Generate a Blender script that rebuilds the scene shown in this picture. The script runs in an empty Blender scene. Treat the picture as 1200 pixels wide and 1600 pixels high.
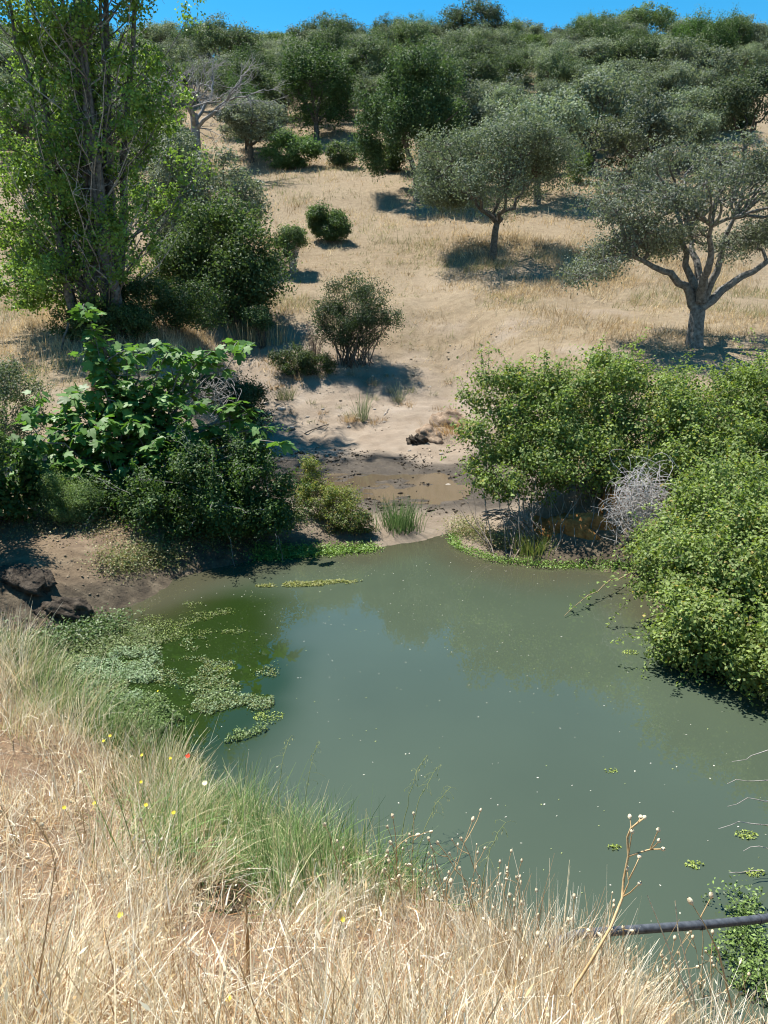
import bpy, math
import numpy as np
from mathutils import Vector

# ------------------------------------------------------------------ camera, world, sun, exposure
scene = bpy.context.scene
COL = scene.collection
CAM_H, PITCH, FPX = 4.0, math.radians(15.5), 1200.0      # metres above the water, tilt down, focal length in 1200 px widths
cam_data = bpy.data.cameras.new('camera')
cam = bpy.data.objects.new('camera', cam_data)
COL.objects.link(cam)
cam.location = (0, 0, CAM_H)
cam.rotation_euler = (math.radians(90) - PITCH, 0, 0)
cam_data.sensor_fit = 'VERTICAL'
cam_data.sensor_height = 32.0
cam_data.lens = 32.0 * FPX / 1600.0
cam_data.clip_start, cam_data.clip_end = 0.05, 2000
scene.camera = cam

SUN_V = Vector((-0.6, 0.5, 0)).normalized() * math.cos(math.radians(66)) + Vector((0, 0, math.sin(math.radians(66))))
world = bpy.data.worlds.new('World')
scene.world = world
world.use_nodes = True
wn = world.node_tree
sky = wn.nodes.new('ShaderNodeTexSky')
sky.sky_type = 'NISHITA'
sky.sun_disc = False
sky.sun_elevation = math.radians(66)
sky.sun_rotation = math.atan2(SUN_V.x, SUN_V.y)
sky.altitude = 1500
sky.air_density = 1.0
sky.dust_density = 0.15
sky.ozone_density = 2.0
bg = wn.nodes['Background']
bg.inputs['Strength'].default_value = 0.09
grade = wn.nodes.new('ShaderNodeHueSaturation')          # a deep clean summer blue, the same all round
grade.inputs['Hue'].default_value = .482
grade.inputs['Saturation'].default_value = 1.42
wn.links.new(sky.outputs[0], grade.inputs['Color'])
wn.links.new(grade.outputs[0], bg.inputs['Color'])

sun_data = bpy.data.lights.new('sun', 'SUN')
sun_data.energy = 5.0
sun_data.angle = math.radians(0.53)
sun_data.color = (1.0, 0.955, 0.88)
sun = bpy.data.objects.new('sun', sun_data)
COL.objects.link(sun)
sun.rotation_euler = SUN_V.to_track_quat('Z', 'Y').to_euler()
sun.location = (-20, 10, 40)

scene.view_settings.view_transform = 'Standard'
scene.view_settings.look = 'None'
scene.view_settings.exposure = 1.12
scene.view_settings.gamma = 1.0
scene.view_settings.use_curve_mapping = False
scene.render.engine = 'CYCLES'
cy = scene.cycles
cy.max_bounces, cy.diffuse_bounces, cy.glossy_bounces, cy.transmission_bounces = 6, 3, 2, 3
cy.use_denoising = True
scene.cycles.filter_width = 1.1
cy.caustics_reflective = cy.caustics_refractive = False

# ------------------------------------------------------------------ small numeric helpers
RNG = np.random.default_rng(7)

def sstep(a, b, x):
    t = np.clip((np.asarray(x, float) - a) / (b - a), 0, 1)
    return t * t * (3 - 2 * t)

_TAB = np.random.default_rng(99).random((256, 256))
def vnoise(x, y):
    x = np.asarray(x, float); y = np.asarray(y, float)
    xi = np.floor(x).astype(int); yi = np.floor(y).astype(int)
    u = x - xi; v = y - yi
    u = u * u * (3 - 2 * u); v = v * v * (3 - 2 * v)
    g = lambda i, j: _TAB[i & 255, j & 255]
    a = g(xi, yi) * (1 - u) + g(xi + 1, yi) * u
    b = g(xi, yi + 1) * (1 - u) + g(xi + 1, yi + 1) * u
    return (a * (1 - v) + b * v) * 2 - 1
def fbm(x, y, o=4):
    s = 0; a = 1.0; n = 0
    for k in range(o):
        s = s + a * vnoise(x * 2 ** k + 17.3 * k, y * 2 ** k - 9.1 * k); n += a; a *= .5
    return s / n

CP, SP = math.cos(PITCH), math.sin(PITCH)
def ray(px, py):
    cx = (px - 600) / FPX; c = (800 - py) / FPX
    return np.array([cx, CP + c * SP, -SP + c * CP])
def at_depth(px, py, t):                                  # a point of the place, t metres along the view
    return np.array([0, 0, CAM_H]) + ray(px, py) * t
def at_water(px, py, z=0.0):
    d = ray(px, py)
    return np.array([0, 0, CAM_H]) + d * ((z - CAM_H) / d[2])

# ------------------------------------------------------------------ the lie of the land
SHORE_PX = [(20, 1000), (100, 985), (170, 958), (240, 925), (275, 902), (330, 886), (400, 873), (480, 864), (560, 860), (610, 852), (660, 842), (700, 832),
            (716, 852), (770, 876), (850, 888), (930, 886), (1000, 903), (1040, 950), (1090, 990), (1190, 1030)]
POND = [tuple(at_water(*p)[:2]) for p in SHORE_PX]
POND += [(4.9, 7.6), (4.2, 5.4), (3.5, 3.9), (2.9, 2.9), (2.35, 2.75), (1.9, 3.0), (1.3, 3.6), (.6, 4.25), (-.4, 4.8), (-1.4, 5.35), (-2.5, 6.1), (-3.5, 7.1), (-4.3, 8.1)]
POND = np.array(POND)
def pond_sd(x, y):
    x = np.asarray(x, float); y = np.asarray(y, float)
    x, y = np.broadcast_arrays(x, y)
    near_ = (y < 15.5) & (y > -4)
    out_ = np.full(x.shape, 5.0)
    if near_.any(): out_[near_] = pond_sd_near(x[near_], y[near_])
    return out_
def pond_sd_near(x, y):
    d = np.full(x.shape, 1e9); ins = np.zeros(x.shape, bool)
    n = len(POND)
    for i in range(n):
        ax, ay = POND[i]; bx, by = POND[(i + 1) % n]
        ex, ey = bx - ax, by - ay
        t = np.clip(((x - ax) * ex + (y - ay) * ey) / (ex * ex + ey * ey), 0, 1)
        d = np.minimum(d, (x - ax - t * ex) ** 2 + (y - ay - t * ey) ** 2)
        c = ((ay > y) != (by > y)) & (x < (bx - ax) * (y - ay) / (by - ay + 1e-12) + ax)
        ins ^= c
    d = np.sqrt(d)
    return np.where(ins, -d, d) + .11 * fbm(x * 1.5 + 40, y * 1.5, 3)

S_Y = [-60, .9, 3, 5, 8, 10, 12, 16, 20, 23, 27, 30, 34, 40, 46, 60, 80, 97, 105, 125, 170, 450]
S_Z = [2.4, 2.4, 1.9, 1.2, .5, .45, .65, 1.5, 2.35, 2.95, 3.7, 4.5, 5.7, 7.8, 9.9, 15.0, 22.9, 29.2, 29.8, 26, 16, 10]
G_Y = [10, 12, 13.4, 14.2, 15.2, 17, 18.2, 19.5, 21, 22.5, 24, 27, 30, 34]
G_Z = [.03, .12, .18, .17, .10, .115, .20, .36, .65, 1.15, 1.9, 3.2, 4.3, 5.7]
def gully(x, y):
    c = np.interp(y, [11, 13, 15, 17, 20, 24, 30], [.75, .65, .1, -.3, -.8, -1.2, -2])
    h = np.interp(y, [11, 13, 15, 17, 20, 24, 30], [.9, 1.3, 1.9, 2.2, 2.6, 3, 3])
    return sstep(0, 2.4, np.abs(x - c) - h + .35 * fbm(x * .7, y * .7, 3))                # 0 in the stream bed, 1 on the sides
def height(x, y, fine=True):
    x = np.asarray(x, float); y = np.asarray(y, float)
    s = np.interp(y, S_Y, S_Z)
    g = np.where(y < 34, np.interp(y, G_Y, G_Z), s)
    w = gully(x, y)
    base = g * (1 - w) + s * w
    far = sstep(24, 45, y)
    base = base + far * 0.006 * (np.abs(x) ** 1.15) * sstep(0, 30, np.abs(x)) + far * .8 * fbm(x * .045 + 3, y * .045, 3)
    sd = pond_sd(x, y)
    so = np.maximum(sd, 0)
    wn_ = 1 - sstep(4.5, 8, y)
    near = 2.4 * so / (so + np.maximum(0, y - .9) + 1e-3)
    bank = base * np.clip(so / np.where(x > 2.2, .7, 1.1), 0, 1) ** .8 + .02
    out = near * wn_ + bank * (1 - wn_)
    z = np.where(sd < 0, -.75 * sstep(0, 1.3, -sd), out)
    if fine:
        k = sstep(.0, .5, sd)
        z = z + k * (.045 * fbm(x * 2.2, y * 2.2, 3) * (1 - sstep(10, 14, y) * .5)
                     + sstep(20, 26, y) * (.22 * fbm(x * .35, y * .35, 3) + .07 * fbm(x * 1.4, y * 1.4, 2)) + .02 * fbm(x * 9, y * 9, 2) * (1 - sstep(12, 30, y)))
        mz = (1 - w) * sstep(13.2, 14.2, y) * (1 - sstep(18.2, 19.5, y))
        z = z + mz * (.05 * fbm(x * 2.4, y * 2.4, 3) + .04 * np.abs(fbm(x * 6, y * 6, 2)) - .016)
        sz = (1 - w) * sstep(18.5, 20, y) * (1 - sstep(24, 27, y))
        z = z - sz * .10 * (1 - sstep(0, .22, np.abs(fbm(x * .9 + 11, y * .35, 3)))) + sz * .03 * fbm(x * 5, y * 5, 3)
        z = z - .42 * np.exp(-(((x + .88) / .24) ** 2 + ((y - 3.56) / .17) ** 2) ** 2)
        z = z + sstep(.15, .6, sd) * (.10 * np.exp(-(((x + 5.3) / 1.0) ** 2 + ((y - 9.2) / .8) ** 2)))
    return z
def gz(x, y):
    return float(height(np.array([x]), np.array([y]))[0])
def at_ground(px, py, tmax=140):
    d = ray(px, py)
    t = np.concatenate([np.arange(.8, 30, .04), np.arange(30, tmax, .25)])
    p = np.array([0, 0, CAM_H])[None] + d[None] * t[:, None]
    hit = p[:, 2] <= height(p[:, 0], p[:, 1])
    i = int(np.argmax(hit)) if hit.any() else len(t) - 1
    return p[i]
def at_y(px, y):                                          # ground point seen in column px, y metres away
    z = 0.
    for _ in range(6):
        x = 0
        # forward depth for this point
        z = gz(x, y)
        for __ in range(3):
            t = y * CP + (CAM_H - z) * SP
            x = (px - 600) / FPX * t
            z = gz(x, y)
        break
    return np.array([x, y, z])
def project(p):
    p = np.asarray(p, float) - np.array([0, 0, CAM_H])
    t = p[..., 1] * CP - p[..., 2] * SP
    u = p[..., 1] * SP + p[..., 2] * CP
    return 600 + FPX * p[..., 0] / t, 800 - FPX * u / t

# ------------------------------------------------------------------ mesh helpers
def build_mesh(name, V, F, tint=None, smooth=False, attrs=None):
    V = np.ascontiguousarray(V, dtype=np.float32); F = np.asarray(F, dtype=np.int32)
    me = bpy.data.meshes.new(name)
    n, k = F.shape
    me.vertices.add(len(V)); me.vertices.foreach_set('co', V.ravel())
    me.loops.add(n * k); me.loops.foreach_set('vertex_index', F.ravel())
    me.polygons.add(n)
    me.polygons.foreach_set('loop_start', np.arange(0, n * k, k, dtype=np.int32))
    if smooth:
        me.polygons.foreach_set('use_smooth', np.ones(n, dtype=bool))
    if tint is not None:
        a = me.attributes.new('tint', 'FLOAT_COLOR', 'POINT')
        c = np.ones((len(V), 4), np.float32); c[:, :3] = tint
        a.data.foreach_set('color', c.ravel())
    for key, val in (attrs or {}).items():
        a = me.attributes.new(key, 'FLOAT', 'POINT')
        a.data.foreach_set('value', np.asarray(val, np.float32))
    me.update(calc_edges=True)
    return me
def link(name, me, mat, parent=None, loc=None):
    o = bpy.data.objects.new(name, me)
    if mat is not None and me is not None and not me.materials:
        me.materials.append(mat)
    COL.objects.link(o)
    if parent is not None: o.parent = parent
    if loc is not None: o.location = loc
    return o
def tag(o, label=None, cat=None, group=None, kind=None):
    if label: o['label'] = label
    if cat: o['category'] = cat
    if group: o['group'] = group
    if kind: o['kind'] = kind
    return o
def thing(name, label, cat, loc, group=None, rz=0.0):
    o = bpy.data.objects.new(name, None)
    o.empty_display_size = .2
    COL.objects.link(o); o.location = loc; o.rotation_euler = (0, 0, rz)
    return tag(o, label, cat, group)
def copy_tree(o, parent=None):
    c = o.copy(); COL.objects.link(c); c.parent = parent
    for ch in list(o.children): copy_tree(ch, c)
    return c

class Acc:
    """collects quads"""
    def __init__(s): s.V = []; s.F = []; s.T = []; s.n = 0
    def add(s, V, F, T=None):
        V = np.asarray(V, float); s.V.append(V); s.F.append(np.asarray(F) + s.n); s.n += len(V)
        s.T.append(np.broadcast_to(np.asarray(T if T is not None else (1, 1, 1), float), (len(V), 3)))
    def mesh(s, name, smooth=False):
        return build_mesh(name, np.concatenate(s.V), np.concatenate(s.F), np.concatenate(s.T), smooth)

def tube(acc, P, R, sides=6, T=None):
    P = np.asarray(P, float); R = np.broadcast_to(np.asarray(R, float), (len(P),))
    d = np.gradient(P, axis=0); d /= np.linalg.norm(d, axis=1)[:, None] + 1e-9
    ref = np.array([.31, .77, .2]); ref /= np.linalg.norm(ref)
    a = np.cross(d, ref); a /= np.linalg.norm(a, axis=1)[:, None] + 1e-9
    b = np.cross(d, a)
    th = np.arange(sides) * 2 * math.pi / sides
    V = (P[:, None] + R[:, None, None] * (np.cos(th)[None, :, None] * a[:, None] + np.sin(th)[None, :, None] * b[:, None])).reshape(-1, 3)
    i = np.arange(len(P) - 1)[:, None] * sides; j = np.arange(sides)[None]; j2 = (j + 1) % sides
    F = np.stack([i + j, i + j2, i + sides + j2, i + sides + j], -1).reshape(-1, 4)
    acc.add(V, F, T)
def bez(a, b, c, n):
    t = np.linspace(0, 1, n)[:, None]
    return (1 - t) ** 2 * np.asarray(a, float) + 2 * t * (1 - t) * np.asarray(b, float) + t * t * np.asarray(c, float)
def wobble(P, amp, rng):
    P = P.copy()
    if len(P) > 2: P[1:-1] += rng.normal(0, amp, (len(P) - 2, 3))
    return P
def unit(v):
    return v / (np.linalg.norm(v, axis=-1, keepdims=True) + 1e-9)

def leaves(rng, C, N, l, w, tint, fold=.25, jit=.35):
    """one folded four-cornered leaf at each C, facing N"""
    n = len(C)
    A = unit(np.cross(N, rng.normal(0, 1, (n, 3)))); B = np.cross(N, A)
    l = l * rng.uniform(1 - jit, 1 + jit, n)[:, None]; w = w * rng.uniform(1 - jit, 1 + jit, n)[:, None]
    up = N * w * fold
    V = np.stack([C - A * l * .5, C + B * w * .5 + up + A * l * .08, C + A * l * .5, C - B * w * .5 + up + A * l * .08], 1).reshape(-1, 3)
    F = np.arange(n * 4).reshape(n, 4)
    return V, F, np.repeat(tint, 4, 0)

def crown_pts(rng, P, R, sub, per, squash=.8, spread=.3, up=.35, low=.15):
    """two levels of clumps: puffs P of size R, sprays on them, leaves in the sprays; returns centres, normals, spray index, spray centres"""
    P = np.asarray(P, float); n = len(P); R = np.broadcast_to(np.asarray(R, float), (n,))
    d = unit(rng.normal(0, 1, (n * sub, 3)))
    d[:, 2] = np.where(d[:, 2] < 0, d[:, 2] * (1 - low), d[:, 2])
    Rr = np.repeat(R, sub)
    S = np.repeat(P, sub, 0) + d * (Rr * rng.uniform(.45, 1.0, n * sub))[:, None] * np.array([1, 1, squash])
    m = n * sub * per
    dd = rng.normal(0, 1, (m, 3)) * np.array([1, 1, squash])
    sz = np.repeat(Rr * rng.uniform(.6, 1.3, n * sub), per)
    C = np.repeat(S, per, 0) + dd * (sz * spread)[:, None]
    out = unit(C - np.repeat(np.repeat(P, sub, 0), per, 0))
    N = unit(out * .7 + rng.normal(0, .55, (m, 3)) + np.array([0, 0, up]))
    return C, N, np.repeat(np.arange(n * sub), per), S
def leaf_tints(rng, idx, c0, c1, yellow=0.0, cy_=(.25, .22, .05), spread=.28):
    k = idx.max() + 1
    a = rng.random(k)[idx] * .55 + rng.random(len(idx)) * .45
    t = np.asarray(c0)[None] * (1 - a[:, None]) + np.asarray(c1)[None] * a[:, None]
    t = t * rng.uniform(1 - spread, 1 + spread, len(idx))[:, None] * 1.38
    if yellow > 0:
        m = rng.random(len(idx)) < yellow
        t[m] = np.asarray(cy_) * rng.uniform(.6, 1.2, m.sum())[:, None]
    return t

# ------------------------------------------------------------------ materials
def new_mat(name):
    m = bpy.data.materials.new(name); m.use_nodes = True
    nt = m.node_tree; nt.nodes.clear()
    out = nt.nodes.new('ShaderNodeOutputMaterial')
    return m, nt, out
def nd(nt, t, **kw):
    n = nt.nodes.new(t)
    for k, v in kw.items(): setattr(n, k, v)
    return n
def leaf_mat(name, gloss=.45, trans=.3, vary=0.0, spec=.4, tcol=(1.25, 1.35, .6)):
    m, nt, out = new_mat(name)
    at = nd(nt, 'ShaderNodeAttribute', attribute_name='tint')
    col = at.outputs['Color']
    if vary:
        oi = nd(nt, 'ShaderNodeObjectInfo')
        mr = nd(nt, 'ShaderNodeMapRange'); mr.inputs['To Min'].default_value = 1 - vary; mr.inputs['To Max'].default_value = 1 + vary
        nt.links.new(oi.outputs['Random'], mr.inputs['Value'])
        hs = nd(nt, 'ShaderNodeHueSaturation')
        nt.links.new(mr.outputs[0], hs.inputs['Value'])
        mr2 = nd(nt, 'ShaderNodeMapRange'); mr2.inputs['To Min'].default_value = .80; mr2.inputs['To Max'].default_value = 1.2
        ml = nd(nt, 'ShaderNodeMath', operation='MULTIPLY'); ml.inputs[1].default_value = 7.13
        fr = nd(nt, 'ShaderNodeMath', operation='FRACT')
        nt.links.new(oi.outputs['Random'], ml.inputs[0]); nt.links.new(ml.outputs[0], fr.inputs[0]); nt.links.new(fr.outputs[0], mr2.inputs['Value'])
        nt.links.new(mr2.outputs[0], hs.inputs['Saturation'])
        nt.links.new(col, hs.inputs['Color']); col = hs.outputs[0]
    p = nd(nt, 'ShaderNodeBsdfPrincipled')
    p.inputs['Roughness'].default_value = gloss
    p.inputs['Specular IOR Level'].default_value = spec
    nt.links.new(col, p.inputs['Base Color'])
    tr = nd(nt, 'ShaderNodeBsdfTranslucent')
    mx = nd(nt, 'ShaderNodeMix', data_type='RGBA', blend_type='MULTIPLY'); mx.inputs[0].default_value = 1
    mx.inputs[7].default_value = (*tcol, 1)
    nt.links.new(col, mx.inputs[6]); nt.links.new(mx.outputs[2], tr.inputs['Color'])
    ms = nd(nt, 'ShaderNodeMixShader'); ms.inputs[0].default_value = trans
    nt.links.new(p.outputs[0], ms.inputs[1]); nt.links.new(tr.outputs[0], ms.inputs[2]); nt.links.new(ms.outputs[0], out.inputs['Surface'])
    return m
def rough_mat(name, c0, c1, scale, bump=.3, rough=.9, spec=.2, detail=6, dist=.02):
    m, nt, out = new_mat(name)
    tc = nd(nt, 'ShaderNodeTexCoord')
    n = nd(nt, 'ShaderNodeTexNoise'); n.inputs['Scale'].default_value = scale; n.inputs['Detail'].default_value = detail; n.inputs['Roughness'].default_value = .65
    nt.links.new(tc.outputs['Object'], n.inputs['Vector'])
    r = nd(nt, 'ShaderNodeValToRGB'); r.color_ramp.elements[0].color = (*c0, 1); r.color_ramp.elements[1].color = (*c1, 1)
    r.color_ramp.elements[0].position = .32; r.color_ramp.elements[1].position = .68
    nt.links.new(n.outputs[0], r.inputs[0])
    at = nd(nt, 'ShaderNodeAttribute', attribute_name='tint')
    mx = nd(nt, 'ShaderNodeMix', data_type='RGBA', blend_type='MULTIPLY'); mx.inputs[0].default_value = 1
    nt.links.new(r.outputs[0], mx.inputs[6]); nt.links.new(at.outputs['Color'], mx.inputs[7])
    p = nd(nt, 'ShaderNodeBsdfPrincipled'); p.inputs['Roughness'].default_value = rough; p.inputs['Specular IOR Level'].default_value = spec
    nt.links.new(mx.outputs[2], p.inputs['Base Color'])
    b = nd(nt, 'ShaderNodeBump'); b.inputs['Strength'].default_value = bump; b.inputs['Distance'].default_value = dist
    nt.links.new(n.outputs[0], b.inputs['Height']); nt.links.new(b.outputs[0], p.inputs['Normal'])
    nt.links.new(p.outputs[0], out.inputs['Surface'])
    return m

M_OAK = leaf_mat('oak_leaves', .65, .3, .22, .25, (1.2, 1.3, .7))
M_LEAF = leaf_mat('green_leaves', .58, .38, 0, .3)
M_GLOSSY = leaf_mat('glossy_leaves', .52, .4, 0, .25)
M_GRASS = leaf_mat('grass_blades', .75, .42, 0, .12, (1.1, 1.06, .9))
M_WEED = leaf_mat('water_weed', .5, .2, 0, .3)
M_BARK = rough_mat('bark', (.045, .036, .028), (.17, .15, .125), 9, .6)
M_PALEBARK = rough_mat('pale_dead_wood', (.2, .18, .16), (.46, .43, .4), 12, .4)
M_STONE = rough_mat('stone', (.2, .17, .14), (.45, .4, .34), 7, .5)
M_ROCKSHADE = rough_mat('rock_and_bank_shade', (.018, .014, .011), (.11, .088, .066), 9, 1.0, .9, .15, 10, .08)  # dark tone also stands for shade in the bank recesses
M_EARTH = rough_mat('bare_earth', (.10, .065, .04), (.33, .25, .18), 5, .9, .95, .1, 8, .06)
M_REDEARTH = rough_mat('orange_earth', (.13, .055, .02), (.55, .26, .085), 6, .9, .95, .1, 8, .05)
M_PIPE = rough_mat('black_plastic_pipe', (.035, .04, .048), (.10, .11, .125), 25, .1, .5, .35)

# ground
m, nt, out = new_mat('ground_soil'); M_GROUND = m
tc = nd(nt, 'ShaderNodeTexCoord')
def noise(scale, detail=6, rough=.6, vec=None):
    n = nd(nt, 'ShaderNodeTexNoise'); n.inputs['Scale'].default_value = scale; n.inputs['Detail'].default_value = detail; n.inputs['Roughness'].default_value = rough
    nt.links.new(vec or tc.outputs['Object'], n.inputs['Vector']); return n.outputs[0]
def ramp(fac, *stops):
    r = nd(nt, 'ShaderNodeValToRGB'); e = r.color_ramp.elements
    e[0].position, e[0].color = stops[0][0], (*stops[0][1], 1)
    e[1].position, e[1].color = stops[-1][0], (*stops[-1][1], 1)
    for p_, c_ in stops[1:-1]:
        q = e.new(p_); q.color = (*c_, 1)
    nt.links.new(fac, r.inputs[0]); return r.outputs[0]
def mixc(fac, a, b):
    x = nd(nt, 'ShaderNodeMix', data_type='RGBA'); nt.links.new(fac, x.inputs[0]); nt.links.new(a, x.inputs[6]); nt.links.new(b, x.inputs[7]); return x.outputs[2]
def attr(nm):
    return nd(nt, 'ShaderNodeAttribute', attribute_name=nm).outputs['Fac']
def math_(op, a, b):
    x = nd(nt, 'ShaderNodeMath', operation=op); x.use_clamp = True
    for i, v in enumerate((a, b)):
        if isinstance(v, (int, float)): x.inputs[i].default_value = v
        else: nt.links.new(v, x.inputs[i])
    return x.outputs[0]
fine = noise(26, 8, .75); mid = noise(1.3, 6, .65); big = noise(.16, 4, .5); mid2 = noise(4.5, 7, .7)
straw = ramp(mid2, (.25, (.11, .077, .046)), (.5, (.215, .162, .10)), (.75, (.31, .25, .165)))
patch = ramp(big, (.35, (.175, .13, .08)), (.62, (.265, .208, .138)))
straw = mixc(math_('MULTIPLY', fine, .75), straw, patch)
sand = ramp(mid, (.3, (.20, .152, .108)), (.55, (.27, .216, .162)), (.75, (.32, .265, .21)))
mud = ramp(mid2, (.3, (.034, .026, .018)), (.55, (.072, .057, .041)), (.75, (.125, .102, .077)))
soil = ramp(mid2, (.3, (.11, .06, .035)), (.55, (.24, .15, .09)), (.75, (.36, .26, .16)))
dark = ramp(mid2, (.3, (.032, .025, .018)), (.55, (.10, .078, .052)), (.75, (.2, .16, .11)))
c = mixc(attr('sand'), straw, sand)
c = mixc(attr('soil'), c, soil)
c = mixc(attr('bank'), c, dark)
c = mixc(attr('mud'), c, mud)
p = nd(nt, 'ShaderNodeBsdfPrincipled'); nt.links.new(c, p.inputs['Base Color'])
rr = nd(nt, 'ShaderNodeMapRange'); rr.inputs['To Min'].default_value = .95; rr.inputs['To Max'].default_value = .42
nt.links.new(attr('mud'), rr.inputs['Value']); nt.links.new(rr.outputs[0], p.inputs['Roughness'])
p.inputs['Specular IOR Level'].default_value = .25
hh = nd(nt, 'ShaderNodeMath', operation='ADD'); nt.links.new(fine, hh.inputs[0]); nt.links.new(mid2, hh.inputs[1])
b = nd(nt, 'ShaderNodeBump'); b.inputs['Strength'].default_value = .7; b.inputs['Distance'].default_value = .06
nt.links.new(hh.outputs[0], b.inputs['Height']); nt.links.new(b.outputs[0], p.inputs['Normal'])
nt.links.new(p.outputs[0], out.inputs['Surface'])

# water: murky, its own colour from the vertex tint (silt, algae near the surface, shallows), a smooth reflecting skin
def water_mat(name, rough, bump):
    m, nt, out = new_mat(name)
    at = nd(nt, 'ShaderNodeAttribute', attribute_name='tint')
    tc = nd(nt, 'ShaderNodeTexCoord')
    n = nd(nt, 'ShaderNodeTexNoise'); n.inputs['Scale'].default_value = 2.2; n.inputs['Detail'].default_value = 3
    nt.links.new(tc.outputs['Object'], n.inputs['Vector'])
    p = nd(nt, 'ShaderNodeBsdfPrincipled'); p.inputs['Roughness'].default_value = rough; p.inputs['IOR'].default_value = 1.36
    p.inputs['Specular IOR Level'].default_value = .5
    nt.links.new(at.outputs['Color'], p.inputs['Base Color'])
    b = nd(nt, 'ShaderNodeBump'); b.inputs['Strength'].default_value = bump; b.inputs['Distance'].default_value = .02
    nt.links.new(n.outputs[0], b.inputs['Height']); nt.links.new(b.outputs[0], p.inputs['Normal'])
    nt.links.new(p.outputs[0], out.inputs['Surface'])
    return m
M_WATER = water_mat('pond_water', .015, .035)
M_PUDDLE = water_mat('puddle_water', .06, .1)

# ------------------------------------------------------------------ ground
ys = np.concatenate([np.linspace(-60, -2, 16)[:-1], np.linspace(-2, 12, 170)[:-1], np.linspace(12, 25, 210)[:-1], np.linspace(25, 30, 40)[:-1], np.linspace(30, 110, 100)[:-1], np.linspace(110, 450, 24)])
us = np.linspace(-1, 1, 231); us = np.sign(us) * (np.abs(us) ** 1.25)
X = us[None] * (9 + .95 * np.maximum(ys, 0) + .6 * np.maximum(-ys, 0))[:, None]; Y = np.broadcast_to(ys[:, None], X.shape)
Zg = height(X, Y)
nr, nc = X.shape
i = np.arange(nr - 1)[:, None] * nc; j = np.arange(nc - 1)[None]
F = np.stack([i + j, i + j + 1, i + nc + j + 1, i + nc + j], -1).reshape(-1, 4)
w = gully(X, Y); nz = fbm(X * .8, Y * .8, 4); sdg = pond_sd(X, Y)
mudm = (1 - w) * sstep(13.2, 14.2, Y + nz * .5) * (1 - sstep(18.3, 19.2, Y + .7 * nz + .25 * np.abs(X + .4)))
sandm = np.clip((1 - sstep(.25, 1, w)) * sstep(10, 12, Y) * (1 - sstep(22.5, 26, Y + 2.5 * nz + .5 * X)) + .75 * sstep(.1, .5, nz) * sstep(8.5, 10, Y) * (1 - sstep(24, 30, Y)), 0, 1)
sandm = np.maximum(sandm, .8 * np.exp(-(((X - 5.5) / 3.5) ** 2 + ((Y - 31) / 1.8) ** 2)) * sstep(-.3, .4, nz))
soilm = np.clip((1 - sstep(5, 7.5, Y)) * (.55 + .6 * nz) + (1 - sstep(11.5, 14, Y)) * sstep(7, 8.5, Y) * (1 - sstep(-3.0, -2.0, X)) * (.35 + .5 * nz) * (X > -9), 0, 1)
bank_shade_m = np.clip(1.6 * np.exp(-(((X + .88) / .3) ** 2 + ((Y - 3.56) / .24) ** 2)) + (1 - sstep(.15, .9, sdg + .25 * nz)) * sstep(6, 8, Y) * (1 - sstep(.2, 1.6, np.abs(X - .6)) * 0) + 1.1 * np.exp(-(((X + 5.3) / 1.5) ** 2 + ((Y - 9.6) / 1.6) ** 2)) * (.7 + .6 * nz), 0, 1) * (1 - (np.abs(X - .75) < .9) * .8)  # bank soil, with the shade of the hollow and left corner painted in
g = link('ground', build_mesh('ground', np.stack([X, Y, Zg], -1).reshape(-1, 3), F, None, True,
         {'sand': sandm.ravel(), 'mud': mudm.ravel(), 'soil': soilm.ravel(), 'bank': bank_shade_m.ravel()}), M_GROUND)
tag(g, 'dry straw-coloured hillside and bare sandy banks around the pond', None, None, 'structure')

# pond water
gx, gy = np.meshgrid(np.linspace(-6, 7, 190), np.linspace(2, 14.6, 190))
sdw = pond_sd(gx, gy)
nzw = fbm(gx * .7 + 4, gy * .7, 4)
body = np.array([.049, .065, .043])
T = np.broadcast_to(body, gx.shape + (3,)).copy()
T *= (1 + .12 * nzw)[..., None]
pw = at_water(290, 1040)                                  # algae hanging under the surface along the left
alg = np.exp(-(((gx - pw[0]) / 1.25) ** 2 + ((gy - pw[1] + .1) / 2.2) ** 2) * .9) * 1.5
alg = np.clip(sstep(.28, .85, alg + .35 * nzw), 0, 1)[..., None]
T = T * (1 - alg) + np.array([.014, .027, .006]) * alg
sh = np.clip((1 - sstep(.1, 1.5, -sdw + .3 * nzw)) * sstep(8, 9.5, gy), 0, 1)[..., None] * .75
T = T * (1 - sh) + np.array([.055, .048, .028]) * sh
keep = (sdw < .4)
idx = -np.ones(gx.shape, int); fk = keep[:-1, :-1] & keep[1:, :-1] & keep[:-1, 1:] & keep[1:, 1:]
k = np.arange(gx.size).reshape(gx.shape)
Fw = np.stack([k[:-1, :-1], k[:-1, 1:], k[1:, 1:], k[1:, :-1]], -1)[fk]
used, inv = np.unique(Fw, return_inverse=True)
Vw = np.stack([gx, gy, np.zeros_like(gx)], -1).reshape(-1, 3)[used]
o = link('water', build_mesh('water', Vw, inv.reshape(-1, 4), T.reshape(-1, 3)[used], True), M_WATER)
tag(o, 'still murky green water of the pond', None, None, 'structure')

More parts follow.
